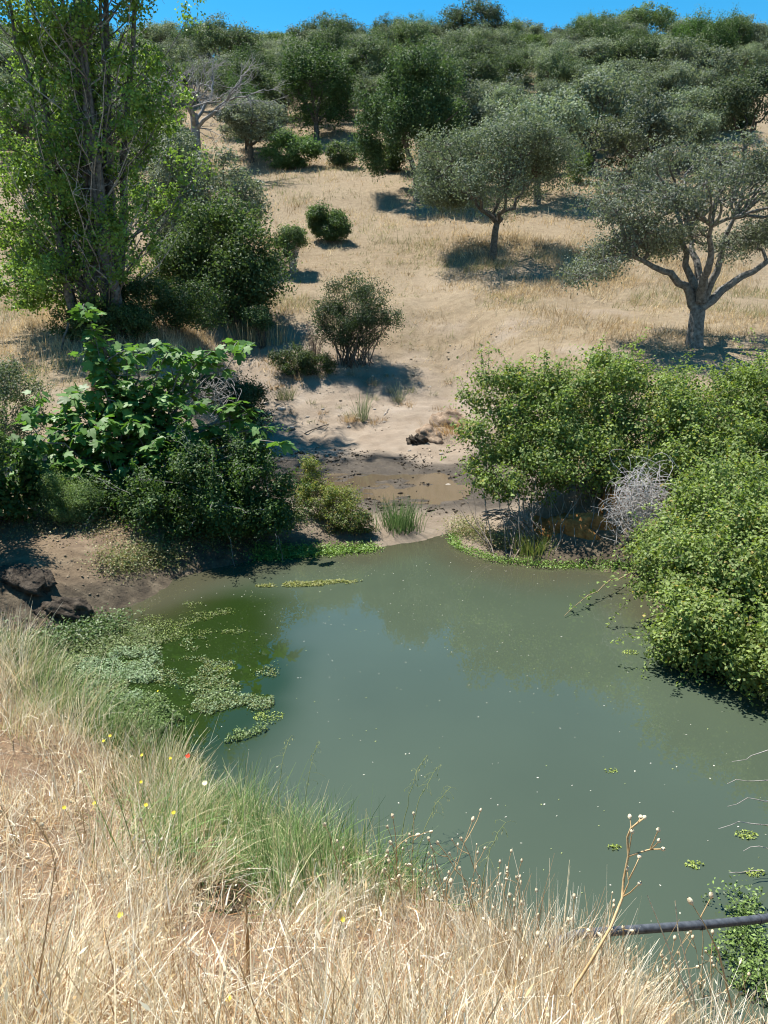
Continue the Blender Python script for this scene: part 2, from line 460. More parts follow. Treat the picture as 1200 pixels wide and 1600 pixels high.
# muddy puddle in the stream bed behind the pond
gx, gy = np.meshgrid(np.linspace(-3, 2.2, 60), np.linspace(13.6, 18.6, 60))
V = np.stack([gx, gy, np.full_like(gx, .136)], -1).reshape(-1, 3)
k = np.arange(gx.size).reshape(gx.shape)
ok = ((gx[:-1, :-1] + .5) / 2.3) ** 2 + ((gy[:-1, :-1] - 15.9) / 2.1) ** 2 < 1
Fp = np.stack([k[:-1, :-1], k[:-1, 1:], k[1:, 1:], k[1:, :-1]], -1)[ok]
used, inv = np.unique(Fp, return_inverse=True)
o = link('puddle', build_mesh('puddle', V[used], inv.reshape(-1, 4), np.broadcast_to((.088, .066, .041), (len(used), 3)), True), M_PUDDLE)
tag(o, 'shallow brown puddle in the drying mud', None, None, 'structure')

# ------------------------------------------------------------------ trees
def tree_meshes(rng, H, th, rx, ry, tr, puffs, pr, sub, per, l, w, c0, c1, limbs=4, lean=(0, 0), squash=.75, zlow=-.35, twigs=False, spread=.3, hollow=.5, droop=0., up=.35, sides=7, flat=1.0):
    """trunk mesh and crown mesh of a broad oak, base at the origin"""
    wood = Acc()
    rz = (H - th * .75) / 2
    cz = H - rz
    top = np.array([lean[0], lean[1], th])
    P0 = bez((0, 0, -.25), (lean[0] * .15 + rng.normal(0, .05), lean[1] * .15, th * .55), top, 8)
    P0 = wobble(P0, tr * .12, rng)
    R0 = np.linspace(tr * 1.15, tr * .8, 8); R0[0] *= 1.45; R0[1] *= 1.12
    tube(wood, P0, R0, sides)
    d = unit(rng.normal(0, 1, (puffs * 5, 3)))
    d = d[d[:, 2] > zlow][:puffs]
    rad = rng.uniform(hollow, 1, len(d)) ** .6
    P = np.array([lean[0], lean[1], cz]) + d * rad[:, None] * np.array([rx - pr * .6, ry - pr * .6, (rz - pr * .4) * flat])
    P += rng.normal(0, pr * .25, P.shape)
    az = np.sort(rng.uniform(0, 2 * math.pi, 1) + np.arange(limbs) * 2 * math.pi / limbs + rng.normal(0, .3, limbs))
    ends = np.array([[lean[0] + .5 * rx * math.cos(a), lean[1] + .5 * ry * math.sin(a), cz + rng.uniform(-.25, .2) * rz] for a in az])
    lp = []
    for e in ends:
        mid_ = top * .45 + e * .55 + np.array([0, 0, -.12 * rz]) + rng.normal(0, .08 * rx, 3)
        q = wobble(bez(top - np.array([0, 0, th * .06]), mid_, e, 9), .025 * rx, rng)
        tube(wood, q, np.linspace(tr * .62, tr * .25, 9), max(5, sides - 1)); lp.append(q)
    LP = np.concatenate([q[3:] for q in lp])
    for c in P:
        s = LP[np.argmin(((LP - c) ** 2).sum(1) + rng.random(len(LP)) * .3 * rx)]
        q = wobble(bez(s, (s + c) / 2 + np.array([0, 0, .12 * rz - droop]) + rng.normal(0, .06 * rx, 3), c, 6), .02 * rx, rng)
        tube(wood, q, np.linspace(tr * .26, tr * .07, 6), 4)
    C, N, ix, S = crown_pts(rng, P, pr * rng.uniform(.75, 1.25, len(P)), sub, per, squash, spread, up)
    if droop: C[:, 2] -= droop * rng.random(len(C)) ** 2
    if twigs:
        for kk in range(0, len(S), 1):
            a = P[kk // sub]; q = wobble(bez(a, (a + S[kk]) / 2 + np.array([0, 0, .05]), S[kk], 4), .03, rng)
            tube(wood, q, np.linspace(tr * .07, tr * .025, 4), 3)
    ok = C[:, 2] > .25
    V, F, T = leaves(rng, C[ok], N[ok], l, w, leaf_tints(rng, ix[ok], c0, c1))
    return wood.mesh('wood', True), build_mesh('leaves', V, F, T)

def plant_tree(name, label, loc, meshes, mat=None, group=None, rz=0, sc=1.0, bark=None, cat='tree'):
    t = thing(name, label, cat, loc, group, rz)
    t.scale = (sc, sc, sc) if isinstance(sc, (int, float)) else sc
    link('trunk', meshes[0], bark or M_BARK, t); link('crown', meshes[1], mat or M_OAK, t)
    return t

GREY0, GREY1 = (.068, .088, .06), (.185, .21, .15)
DARK0, DARK1 = (.026, .05, .02), (.075, .12, .04)
BRT0, BRT1 = (.048, .08, .028), (.125, .17, .062)
# prototypes for the wood on the hill
protos = []
for kind, (H, th, rx, c0, c1, sq, sd_, pf) in enumerate([
        (6.0, 1.9, 3.4, GREY0, GREY1, .7, 11, 34), (5.4, 1.5, 3.0, GREY0, GREY1, .75, 12, 30), (6.6, 2.0, 3.6, (.04, .06, .03), (.10, .13, .07), .75, 13, 36),
        (5.0, 1.3, 3.2, (.05, .064, .044), (.125, .145, .10), .7, 14, 32), (6.8, 1.3, 3.0, DARK0, DARK1, 1.1, 15, 40), (6.2, 1.6, 3.6, BRT0, BRT1, .75, 16, 34),
        (4.6, .9, 2.9, GREY0, (.10, .125, .075), .8, 17, 28)]):
    r = np.random.default_rng(sd_)
    protos.append(tree_meshes(r, H, th, rx, rx * .95, .2, pf, 1.0, 10, 48, .165, .095, c0, c1, squash=sq, droop=.5 if kind == 4 else 0, zlow=-.8 if kind in (1, 3, 4, 6) else -.5, spread=.26))
GR = 'holm oaks of the hillside wood'
def hill_tree(kind, px, D, sc, label, name='holm_oak', group=None, stretch=1.0):
    p_ = at_y(px, D)
    return plant_tree(name, label, p_ - np.array([0, 0, .05]), protos[kind], group=group, rz=RNG.uniform(0, 6.28), sc=(sc * stretch, sc * stretch, sc))
# trees one can single out
hill_tree(2, 358, 80, .85, 'broad oak with visible trunk standing clear on the upper slope above the dead grey tree', stretch=1.1)
hill_tree(2, 735, 93, .95, 'tallest crown breaking the skyline on the ridge, with a dark open trunk', stretch=1.25)
hill_tree(5, 998, 89, .95, 'fresh bright green rounded oak on the ridge among greyer trees', stretch=1.2)
hill_tree(4, 495, 59, .88, 'large dark green weeping-leaved cork oak beside the meadow top', 'cork_oak', stretch=1.15)
hill_tree(4, 385, 56, .62, 'small dark narrow cork oak below the broad oak on the upper slope', 'cork_oak', stretch=.75)
hill_tree(3, 715, 48, .98, 'pale grey oak leaning beside the forked dark tree', stretch=.85)
hill_tree(1, 838, 43, .98, 'grey-green oak crown rising just behind the solitary meadow oak', stretch=.95)
hill_tree(1, 925, 51, 1.0, 'oak with a dark trunk above the sandy cattle path')
hill_tree(3, 1005, 45.5, .95, 'low spreading pale oak with crown nearly touching the sandy path')
hill_tree(0, 1065, 60, .95, 'wide grey oak at the edge of the open slope by the upper path')
spots = []
rr_ = np.random.default_rng(5)
tries = 0
seen = [at_y(a, b_)[:2] for a, b_ in ((358, 81), (735, 94), (998, 89), (495, 61), (385, 57), (715, 48), (838, 43), (925, 51), (1005, 45.5), (1065, 60), (650, 46))]
while tries < 14000 and len(spots) < 270:
    tries += 1
    D = rr_.uniform(49, 104); px = rr_.uniform(-180, 1380)
    q = at_y(px, D); bx, by = project(q)
    if 395 < bx < 660 and by > 195: continue
    if bx <= 395 and by > 260: continue
    if 300 < bx < 420 and 90 < by < 160: continue
    if bx > 1085 and 138 < by < 258: continue
    if 640 < bx < 900 and by > 275: continue
    if 790 < bx < 850 and 150 < by < 215: continue
    if 245 < bx < 355 and by > 165: continue
    if min(math.hypot(q[0] - s[0], q[1] - s[1]) for s in seen) < (2.7 if D < 90 else 3.2): continue
    seen.append(q[:2]); spots.append((px, D, bx))
for px in range(235, 1330, 30):
    D = rr_.uniform(96, 101); spots.append((px + rr_.uniform(-12, 12), D, px))
for px in range(215, 1350, 48):
    spots.append((px + rr_.uniform(-12, 12), rr_.uniform(103.5, 107), px))
for n_, (px, D, bx) in enumerate(spots):
    kind = rr_.choice([0, 1, 2, 3, 4, 5, 6], p=[.24, .2, .16, .16, .08, .05, .11])
    look = ['grey-green rounded holm oak', 'small grey-green holm oak', 'mid-green tall holm oak', 'pale grey spreading holm oak', 'dark green weeping cork oak', 'fresh green oak', 'low bushy holm oak'][kind]
    where = ('on the ridge skyline' if D > 93 else 'glimpsed behind the poplar stems' if bx < 270 else 'around the dead grey tree' if bx < 340 else 'beside the small cork oak below the ridge' if bx < 430 else
             ('high above the meadow top' if D > 75 else 'at the meadow top beside the weeping cork oak') if bx < 580 else ('high behind the forked dark tree' if D > 70 else 'close behind the forked dark tree') if bx < 720 else
             ('high behind the solitary meadow oak' if D > 70 else 'close behind the solitary meadow oak') if bx < 860 else ('below the bright ridge oak' if D > 70 else 'above the sandy cattle path') if bx < 1060 else
             'on the upper slope behind the silvery oak' if D > 70 else 'at the open slope behind the silvery oak')
    lab = look + ' ' + where
    hill_tree(kind, px, D, rr_.uniform(.52, .84), lab, 'cork_oak' if kind == 4 else 'holm_oak', GR, rr_.uniform(.9, 1.2))

# forked dark tree at the top of the meadow
r = np.random.default_rng(21)
wood = Acc()
for sx, hx in ((-1, -.95), (1, .55)):
    q = wobble(bez((0, 0, .9), (.1 * sx, 0, 1.7), (hx, .1 * sx, 3.6), 8), .03, r); tube(wood, q, np.linspace(.2, .13, 8), 7)
    for k in range(5):
        e = np.array([hx + r.normal(0, 1.2), r.normal(0, 1.2), r.uniform(4.2, 6.6)]); q2 = wobble(bez(q[-1 - k % 3], (q[-1] + e) / 2, e, 6), .05, r); tube(wood, q2, np.linspace(.1, .03, 6), 5)
tube(wood, wobble(bez((0, 0, -.2), (0, 0, .4), (0, 0, 1.05), 5), .01, r), [.33, .25, .23, .22, .21], 8)
P = []
for k in range(64):
    a = r.uniform(0, 6.28); zz = r.uniform(3.6, 7.8); rad_ = 3.1 * math.sqrt(max(.08, 1 - ((zz - 5.2) / 3.2) ** 2)) * r.uniform(.35, 1)
    P.append((rad_ * math.cos(a) - .15, rad_ * math.sin(a), zz))
for k in range(16):
    sg = -1 if k % 2 else 1
    P.append((sg * r.uniform(2.0, 3.2) - .15, r.uniform(-.2, 1.8), r.uniform(2.0, 3.8)))
C, N, ix, S = crown_pts(r, np.array(P), .72, 10, 56, 1.25, .27)
C[:, 2] -= .5 * r.random(len(C)) ** 2
V, F, T = leaves(r, C, N, .15, .085, leaf_tints(r, ix, DARK0, (.06, .10, .035)))
plant_tree('cork_oak', 'tall dark green tree with a forked bare trunk at the top of the meadow', at_y(651, 43.6), (wood.mesh('wood', True), build_mesh('leaves', V, F, T))).scale = (.84, .84, .84)

# solitary meadow oak
r = np.random.default_rng(34)
plant_tree('holm_oak', 'solitary grey-green oak on the dry meadow with a pool of shade under it', at_y(769, 33.6),
           tree_meshes(r, 5.3, 1.5, 3.7, 3.1, .15, 62, .8, 12, 72, .092, .052, (.05, .066, .042), (.125, .15, .10), limbs=5, zlow=-.42, squash=.75, twigs=True, lean=(.15, 0)))
# right oak with silvery foliage and open limbs
r = np.random.default_rng(47)
wood = Acc()
q = wobble(bez((0, 0, -.3), (-.03, 0, .5), (-.02, 0, 1.0), 7), .01, r); tube(wood, q, [.36, .27, .235, .22, .21, .21, .2], 9)
limb_ends = [((-.02, 0, .95), (-.5, -.1, 1.9), (-2.0, -.2, 2.35)), ((-.02, 0, .95), (-.25, .1, 1.7), (-.75, .4, 3.6)), ((0, 0, .95), (.25, -.1, 1.6), (.55, -.3, 3.3)),
             ((.0, 0, .95), (.7, .1, 1.6), (2.5, .2, 2.7)), ((.1, .1, 1.2), (.2, .9, 2.2), (.1, 1.6, 3.2)), ((.0, -.1, 1.2), (-.1, -.7, 2.0), (-.5, -1.5, 3.0))]
LP = []; LIMBS = []
for a, b_, e in limb_ends:
    q = wobble(bez(a, b_, e, 10), .05, r); la = Acc(); tube(la, q, np.linspace(.145, .05, 10), 7); LIMBS.append(la); LP.append(q[3:])
LP = np.concatenate(LP)
P = []
while len(P) < 70:
    v = r.uniform(-1, 1, 3)
    if v @ v > 1 or v @ v < .3: continue
    c = np.array([v[0] * 3.2, v[1] * 2.6, 3.55 + v[2] * 1.7])
    if c[2] < 2.5 + .06 * abs(c[0]) and abs(c[0]) < 1.7: continue
    P.append(c)
P += [np.array([-2.6 - .25 * k * .9, r.normal(0, .5), 2.6 - .2 * k]) for k in range(5)]
P = np.array(P)
for c in P:
    s = LP[np.argmin(((LP - c) ** 2).sum(1))]
    q = wobble(bez(s, (s + c) / 2 + np.array([0, 0, .15]), c, 6), .06, r); tube(wood, q, np.linspace(.05, .016, 6), 5)
C, N, ix, S = crown_pts(r, P, .62, 13, 46, .7, .27)
for kk in range(len(S)):
    a = P[kk // 13]; tube(wood, wobble(bez(a, (a + S[kk]) / 2, S[kk], 4), .03, r), np.linspace(.014, .005, 4), 3)
V, F, T = leaves(r, C, N, .072, .04, leaf_tints(r, ix, (.075, .09, .066), (.19, .21, .16)))
t = plant_tree('holm_oak', 'silvery open-limbed oak with crooked lichen-grey trunk behind the bramble thicket', at_y(1086, 21.8), (wood.mesh('wood', True), build_mesh('leaves', V, F, T)),
           bark=rough_mat('lichen_bark', (.06, .052, .045), (.24, .23, .21), 11, .6))
for la in LIMBS: link('limb', la.mesh('limb', True), bpy.data.materials['lichen_bark'], [c_ for c_ in t.children if c_.name.startswith('trunk')][0])

# dead grey tree
r = np.random.default_rng(52)
wood = Acc()
tube(wood, wobble(bez((0, 0, -.2), (.1, 0, 1), (.05, 0, 2.2), 6), .02, r), np.linspace(.2, .13, 6), 7)
def dead_branch(a, d, L, R, depth):
    e = a + d * L
    q = wobble(bez(a, (a + e) / 2 + r.normal(0, .12 * L, 3), e, 6), .03 * L, r); tube(wood, q[::2] if depth > 3 else q, np.linspace(R, R * .45, 6)[::2] if depth > 3 else np.linspace(R, R * .45, 6), 3 if depth > 2 else 5)
    if depth < 5:
        for _ in range(4):
            dead_branch(q[r.integers(2, len(q))], unit(d + r.normal(0, .55, 3) + np.array([0, 0, .05])), L * r.uniform(.5, .75), R * .5, depth + 1)
for _ in range(6):
    dead_branch(np.array([.05, 0, r.uniform(1.2, 2.2)]), unit(np.array([r.normal(0, .6), r.normal(0, .6), r.uniform(.5, 1)])), r.uniform(1.4, 2.0), .08, 1)
t = thing('dead_tree', 'leafless grey dead tree standing behind the poplar on the slope', 'tree', at_y(306, 50))
link('trunk', wood.mesh('wood', True), rough_mat('silver_dead_wood', (.13, .125, .12), (.30, .29, .28), 9, .3), t)
t.scale = (1.75, 1.6, 1.5)

# poplar
r = np.random.default_rng(61)
wood = Acc(); twig = Acc(); P = []; PR = []
stems = []
for k in range(13):
    bx = r.normal(0, .35); by_ = r.normal(0, .3)
    tx = bx * 1.2 + r.normal(0, .8); H = r.uniform(9, 15)
    q = wobble(bez((bx, by_, -.3), (bx + (tx - bx) * .4 + r.normal(0, .2), by_ + r.normal(0, .2), H * .45), (tx, by_ + r.normal(0, .7), H), 14), .05, r)
    sa_ = Acc(); tube(sa_, q, np.linspace(r.uniform(.08, .17), .02, 14), 6); stems.append(sa_)
    nb = int(H * 2.5)
    for b_ in range(nb):
        s = r.uniform(.1, 1); pt = q[min(13, int(s * 13))]
        a = r.uniform(0, 6.28); ln = r.uniform(.5, 2.4) * (1.15 - s * .55)
        e = pt + np.array([math.cos(a) * ln, math.sin(a) * ln, ln * r.uniform(.55, 1.5)])
        qq = wobble(bez(pt, pt + (e - pt) * .5 + np.array([math.cos(a), math.sin(a), -.3]) * .15 * ln, e, 6), .03, r)
        dead = r.random() < .36
        tube(twig if dead else wood, qq, np.linspace(.028, .007, 6), 4)
        if dead:
            for _ in range(5):
                st = qq[r.integers(1, 6)]; tube(twig, wobble(bez(st, st + r.normal(0, .2, 3), st + r.normal(0, .35, 3) + np.array([0, 0, .3]), 4), .02, r), np.linspace(.009, .004, 4), 3)
        else:
            off = abs(math.cos(a)) * ln
            P.append(e); PR.append(r.uniform(.28, .5))
            if r.random() < .7: P.append(qq[3] + r.normal(0, .15, 3)); PR.append(r.uniform(.2, .4))
# low leafy limbs sweeping out over the left
for k in range(26):
    a = r.normal(math.pi, .7); ln = r.uniform(1.5, 3.2); z0 = r.uniform(.6, 4.5)
    s = np.array([r.normal(-.2, .2), r.normal(0, .2), z0]); e = s + np.array([math.cos(a) * ln, math.sin(a) * ln, r.uniform(-.6, 1.2)])
    qq = wobble(bez(s, (s + e) / 2 + np.array([0, 0, .3]), e, 8), .05, r); tube(wood, qq, np.linspace(.04, .008, 8), 4)
    for f in (4, 5, 6, 7): P.append(qq[f] + r.normal(0, .15, 3)); PR.append(r.uniform(.25, .45))
P = np.array(P); PR = np.array(PR)
C, N, ix, S = crown_pts(r, P, PR, 9, 14, 1.1, .28)
V, F, T = leaves(r, C, N, .085, .075, leaf_tints(r, ix, (.055, .10, .022), (.19, .27, .065)))
loc = at_y(165, 23)
t = plant_tree('poplar_tree', 'tall many-stemmed poplar with bright green leaves and bare grey twigs', loc, (wood.mesh('wood', True), build_mesh('leaves', V, F, T)), M_GLOSSY,
               bark=rough_mat('poplar_bark', (.04, .036, .034), (.2, .185, .17), 10, .6))
link('dead_branch', twig.mesh('twig', True), M_PALEBARK, t)
for sa_ in stems: link('stem', sa_.mesh('stem', True), bpy.data.materials['poplar_bark'], t)

# ------------------------------------------------------------------ shrubs
def shrub(name, label, loc, ells, n_puffs, pr, sub, per, l, w, c0, c1, mat=None, stems=8, seed=0, squash=.85, spread=.3, yellow=0, cat='shrub', stem_r=.02, stem_mat=None, group=None, up=.35, shell=.55, zmin=.03, bare=0, ycol=(.25, .22, .05), shoots=0):
    """ells: (cx, cy, cz, rx, ry, rz) round the base; leaves gathered in puffs on them, stems running up into the puffs"""
    r = np.random.default_rng(seed)
    P = []
    vol = np.array([e[3] * e[5] for e in ells]); vol = vol / vol.sum()
    while len(P) < n_puffs:
        e = ells[r.choice(len(ells), p=vol)]
        d = unit(r.normal(0, 1, 3)); rad_ = r.uniform(shell, 1) ** .5
        c = np.array(e[:3]) + d * rad_ * np.maximum(.05, np.array(e[3:]) - pr * .6)
        if c[2] < zmin + pr * .3: continue
        P.append(c)
    P = np.array(P)
    acc = Acc()
    for k in range(stems):
        c = P[r.integers(len(P))]
        e = ells[r.integers(len(ells))]
        s = np.array([e[0] * .6 + r.normal(0, .1) * e[3], e[1] * .6 + r.normal(0, .1) * e[4], -.15])
        q = wobble(bez(s, (s + c) / 2 + np.array([0, 0, .2 * c[2]]), c, 7), .03, r); tube(acc, q, np.linspace(stem_r, stem_r * .35, 7), 4)
    for k in range(bare):
        c = P[r.integers(len(P))]; dd = unit(c - np.array([0, 0, c[2] * .3])); L = r.uniform(.25, .7) * pr * 2
        q = wobble(bez(c, c + dd * L * .5 + r.normal(0, .1, 3) * L, c + dd * L + np.array([0, 0, -.15 * L]), 5), .02, r); tube(acc, q, np.linspace(stem_r * .35, stem_r * .15, 5), 3)
    C, N, ix, S = crown_pts(r, P, pr * r.uniform(.7, 1.3, len(P)), sub, per, squash, spread, up)
    ok = C[:, 2] > zmin
    V, F, T = leaves(r, C[ok], N[ok], l, w, leaf_tints(r, ix[ok], c0, c1, yellow, ycol))
    if shoots:
        SC = []
        mid_ = P.mean(0)
        for k in range(shoots):
            c = P[r.integers(len(P))]; e0 = ells[int(np.argmin([((c - np.array(e[:3])) ** 2).sum() for e in ells]))]
            dd = unit(c - np.array(e0[:3]) + r.normal(0, .25, 3) * np.array(e0[3:])); L = r.uniform(.25, .75)
            q = wobble(bez(c, c + dd * L * .6 + np.array([0, 0, .12]), c + dd * L + np.array([0, 0, r.uniform(-.2, .15)]), 8), .012, r); tube(acc, q, np.linspace(stem_r * .5, stem_r * .2, 8), 3)
            SC.append(np.repeat(q[2:], 5, 0) + r.normal(0, .03, (30, 3)))
        SC = np.concatenate(SC); SN = unit(r.normal(0, .5, SC.shape) + np.array([0, -.1, .8]))
        V2, F2, T2 = leaves(r, SC, SN, l * .9, w * .9, leaf_tints(r, np.repeat(np.arange(shoots), 30), np.array(c0) * 1.3, np.array(c1) * 1.25, yellow, ycol))
        F = np.concatenate([F, F2 + len(V)]); V = np.concatenate([V, V2]); T = np.concatenate([T, T2])
    t = thing(name, label, cat, loc, group)
    link('stems', acc.mesh('stems', True), stem_mat or M_BARK, t)
    link('foliage', build_mesh('foliage', V, F, T), mat or M_LEAF, t)
    return t

def place(px, y, rows):
    b_ = at_y(px, y); out_ = []
    for a, c, t_, rx, ry, rz in rows:
        q = at_depth(a, c, t_) - b_; out_.append((q[0], q[1], q[2], rx, ry, rz))
    return b_, out_
def gp(px, y): return at_y(px, y)
# left mass behind the poplar
shrub('willow_shrub', 'tall dense dark green shrub filling the space beside the poplar', gp(360, 27), [(0, 0, 2.0, 2.1, 1.6, 2.0), (-1.7, .3, 1.6, 1.5, 1.3, 1.7), (.7, -.4, 1.2, 1.4, 1.2, 1.3)], 90, .6, 10, 44, .10, .06, (.03, .052, .02), (.085, .125, .048), seed=71, stems=16, stem_r=.05)
shrub('holm_oak_shrub', 'grey-green domed oak shrub above the tall dark shrub', gp(350, 33), [(0, 0, 2.4, 2.0, 1.8, 2.3), (-1.4, 0, 3.0, 1.4, 1.4, 2.2)], 60, .65, 10, 40, .11, .065, GREY0, GREY1, mat=M_OAK, seed=72, stems=12, stem_r=.07)
shrub('holm_oak_shrub', 'dull olive shrub crown squeezed between the poplar and the dead tree', gp(265, 36), [(0, 0, 2.6, 1.9, 1.6, 2.6)], 44, .65, 10, 40, .12, .07, GREY0, (.1, .125, .07), mat=M_OAK, seed=73, stems=12, stem_r=.07)
shrub('round_bush', 'small round dark green bush alone on the meadow slope', gp(511, 36.6), [(0, 0, .75, .9, .8, .8), (.35, -.2, .6, .7, .6, .65), (-.3, 0, 1.0, .6, .6, .6)], 54, .28, 9, 40, .08, .045, (.03, .055, .02), (.085, .13, .05), seed=74, stems=6)
shrub('meadow_bush', 'green bush with grey twiggy skirt between the round bush and tall shrub', gp(457, 32.5), [(0, 0, 1.15, .72, .7, .75)], 26, .32, 9, 36, .075, .045, (.035, .06, .022), (.10, .14, .055), seed=75, stems=40, stem_mat=M_PALEBARK, stem_r=.014)
shrub('meadow_bush', 'bright green bush below the dark weeping cork oak', gp(456, 51), [(0, 0, 1.0, 1.9, 1.3, 1.15)], 44, .45, 8, 36, .12, .07, (.04, .075, .025), (.10, .16, .06), seed=76)
shrub('meadow_bush', 'low grey-green bush between bright bush and forked tree', gp(533, 51), [(0, 0, .7, 1.1, .9, .8)], 22, .4, 8, 34, .12, .06, (.035, .055, .025), (.09, .125, .055), seed=77)
shrub('meadow_bush', 'dull green bush standing beside the forked tree trunk', gp(607, 50), [(0, 0, .9, 1.0, .9, 1.0)], 22, .42, 8, 34, .12, .065, (.03, .05, .02), (.08, .11, .045), seed=78)
shrub('meadow_bush', 'dark low bush lying on the open slope beside the upper path', gp(1140, 60), [(0, 0, .9, 1.7, 1.2, 1.0)], 30, .45, 8, 34, .14, .08, (.03, .045, .02), (.075, .1, .045), seed=79)
shrub('meadow_bush', 'bright green sapling under the oak above the sandy path', gp(903, 47), [(0, 0, .9, .7, .6, 1.0)], 16, .35, 8, 30, .11, .06, (.06, .1, .025), (.14, .2, .07), seed=80)
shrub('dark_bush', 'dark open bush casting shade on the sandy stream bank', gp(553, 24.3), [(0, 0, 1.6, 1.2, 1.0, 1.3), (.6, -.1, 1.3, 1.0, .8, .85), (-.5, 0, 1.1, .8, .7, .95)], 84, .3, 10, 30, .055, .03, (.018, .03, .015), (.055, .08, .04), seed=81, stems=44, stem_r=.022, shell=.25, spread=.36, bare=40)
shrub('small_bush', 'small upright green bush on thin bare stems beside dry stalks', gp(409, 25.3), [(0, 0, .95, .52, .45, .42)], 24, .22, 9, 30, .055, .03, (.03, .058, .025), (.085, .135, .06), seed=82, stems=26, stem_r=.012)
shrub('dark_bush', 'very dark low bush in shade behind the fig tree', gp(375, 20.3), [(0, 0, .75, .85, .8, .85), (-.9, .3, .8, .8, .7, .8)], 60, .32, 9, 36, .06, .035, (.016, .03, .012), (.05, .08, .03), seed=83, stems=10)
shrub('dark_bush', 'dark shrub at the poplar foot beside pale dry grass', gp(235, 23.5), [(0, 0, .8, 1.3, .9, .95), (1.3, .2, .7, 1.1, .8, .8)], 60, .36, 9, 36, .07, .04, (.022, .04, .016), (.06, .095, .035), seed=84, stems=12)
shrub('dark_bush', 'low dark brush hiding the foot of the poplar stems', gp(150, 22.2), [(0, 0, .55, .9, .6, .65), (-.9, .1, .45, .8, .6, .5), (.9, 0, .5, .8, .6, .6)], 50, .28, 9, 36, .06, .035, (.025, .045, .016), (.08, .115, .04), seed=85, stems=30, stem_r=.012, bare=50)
shrub('dark_bush', 'low dark undergrowth in the shade between the small bush and bare shrub', gp(455, 23.6), [(0, 0, .45, .7, .5, .5), (.7, .1, .35, .6, .4, .4)], 36, .22, 9, 32, .05, .03, (.022, .036, .016), (.065, .09, .035), seed=86, stems=20, stem_r=.01, bare=30)  # undergrowth added to widen the shade on the bank
# bare shrub next to the dark bush
r = np.random.default_rng(88); acc = Acc()
for k in range(16):
    a = r.uniform(0, 6.28); e = np.array([.55 * math.cos(a) * r.uniform(.3, 1), .4 * math.sin(a), r.uniform(.8, 1.45)])
    q = wobble(bez((r.normal(0, .05), 0, -.1), e * np.array([.3, .3, .5]), e, 7), .02, r); tube(acc, q, np.linspace(.014, .004, 7), 4)
    for _ in range(6):
        s = q[r.integers(2, 7)]; tube(acc, wobble(bez(s, s + r.normal(0, .1, 3), s + r.normal(0, .14, 3) + np.array([0, 0, .2]), 4), .01, r), np.linspace(.006, .003, 4), 3)
t = thing('bare_shrub', 'leafless brown shrub of thin upright twigs beside the dark open bush', 'shrub', gp(492, 24.2))
link('stems', acc.mesh('twigs', True), rough_mat('brown_twig', (.09, .06, .045), (.22, .16, .12), 20), t)

# light green and grey bushes at the left margin
shrub('margin_bush', 'soft pale green feathery bush at the fig tree foot', gp(110, 11.5), [(0, 0, .42, .42, .4, .48), (.1, .05, .3, .45, .4, .35)], 40, .17, 9, 60, .028, .012, (.07, .115, .035), (.16, .22, .09), seed=90, stems=10, stem_r=.008)
shrub('margin_bush', 'dense grey-green bush on the bank below the left dry slope', gp(8, 14.2), [(0, 0, .95, .9, .8, 1.0), (-.9, 0, .9, .8, .8, 1.0)], 60, .32, 9, 46, .05, .022, (.05, .066, .04), (.115, .14, .085), seed=91, stems=30, stem_mat=M_PALEBARK, stem_r=.012, bare=60)
shrub('margin_bush', 'dark leafy fig sucker at the water bank corner', gp(20, 11.6), [(0, 0, .75, .6, .5, .75), (-.5, -.1, .6, .5, .5, .6)], 40, .24, 8, 22, .09, .06, (.03, .06, .018), (.085, .15, .045), mat=M_GLOSSY, seed=92, stems=14, stem_r=.014)
shrub('margin_bush', 'dark bush added at the left edge to shade the pond corner', (-6.15, 10.5, gz(-6.15, 10.5)), [(0, 0, 1.4, .9, .9, 1.3), (.3, -.3, 2.0, .7, .7, .8), (-.1, -.9, 1.2, .8, .7, 1.1)], 120, .26, 9, 34, .05, .03, (.03, .05, .02), (.09, .125, .045), seed=97, stems=24, stem_r=.014, bare=30)  # mostly out of view, added to cast shade on the corner
# dark thicket right of the fig
b_, E = place(330, 12.6, [(330, 770, 12.3, 1.0, .8, .9), (400, 765, 12.7, .7, .6, .8), (250, 790, 12.1, .75, .6, .7), (430, 800, 12.3, .4, .4, .5), (170, 790, 12.4, .6, .6, .6), (370, 700, 13.3, .6, .5, .45)])
shrub('bramble_bush', 'dark tangled bramble mound hanging to the water beside the fig', b_, E, 190, .24, 9, 30, .048, .033, (.024, .05, .015), (.08, .13, .038), seed=93, stems=60, stem_r=.011, stem_mat=M_PALEBARK, bare=60, up=.5, zmin=-.4, shoots=120)
# weeds on the spit
shrub('weed_clump', 'yellow-green leafy weed clump on the spit between pond and puddle', gp(500, 13.0), [(0, 0, .35, .42, .4, .42), (.35, -.1, .25, .45, .35, .3), (-.2, .3, .55, .3, .3, .5)], 44, .15, 8, 40, .035, .018, (.07, .10, .025), (.19, .21, .06), seed=94, stems=30, stem_r=.006, yellow=.12, ycol=(.34, .26, .1), cat='weeds')
shrub('weed_clump', 'low dark weeds with dry stems hugging the spit edge', gp(545, 12.6), [(0, 0, .2, .5, .3, .25)], 24, .14, 8, 36, .035, .02, (.04, .06, .02), (.12, .15, .05), seed=95, stems=20, stem_r=.005, yellow=.2, ycol=(.3, .22, .12), cat='weeds')

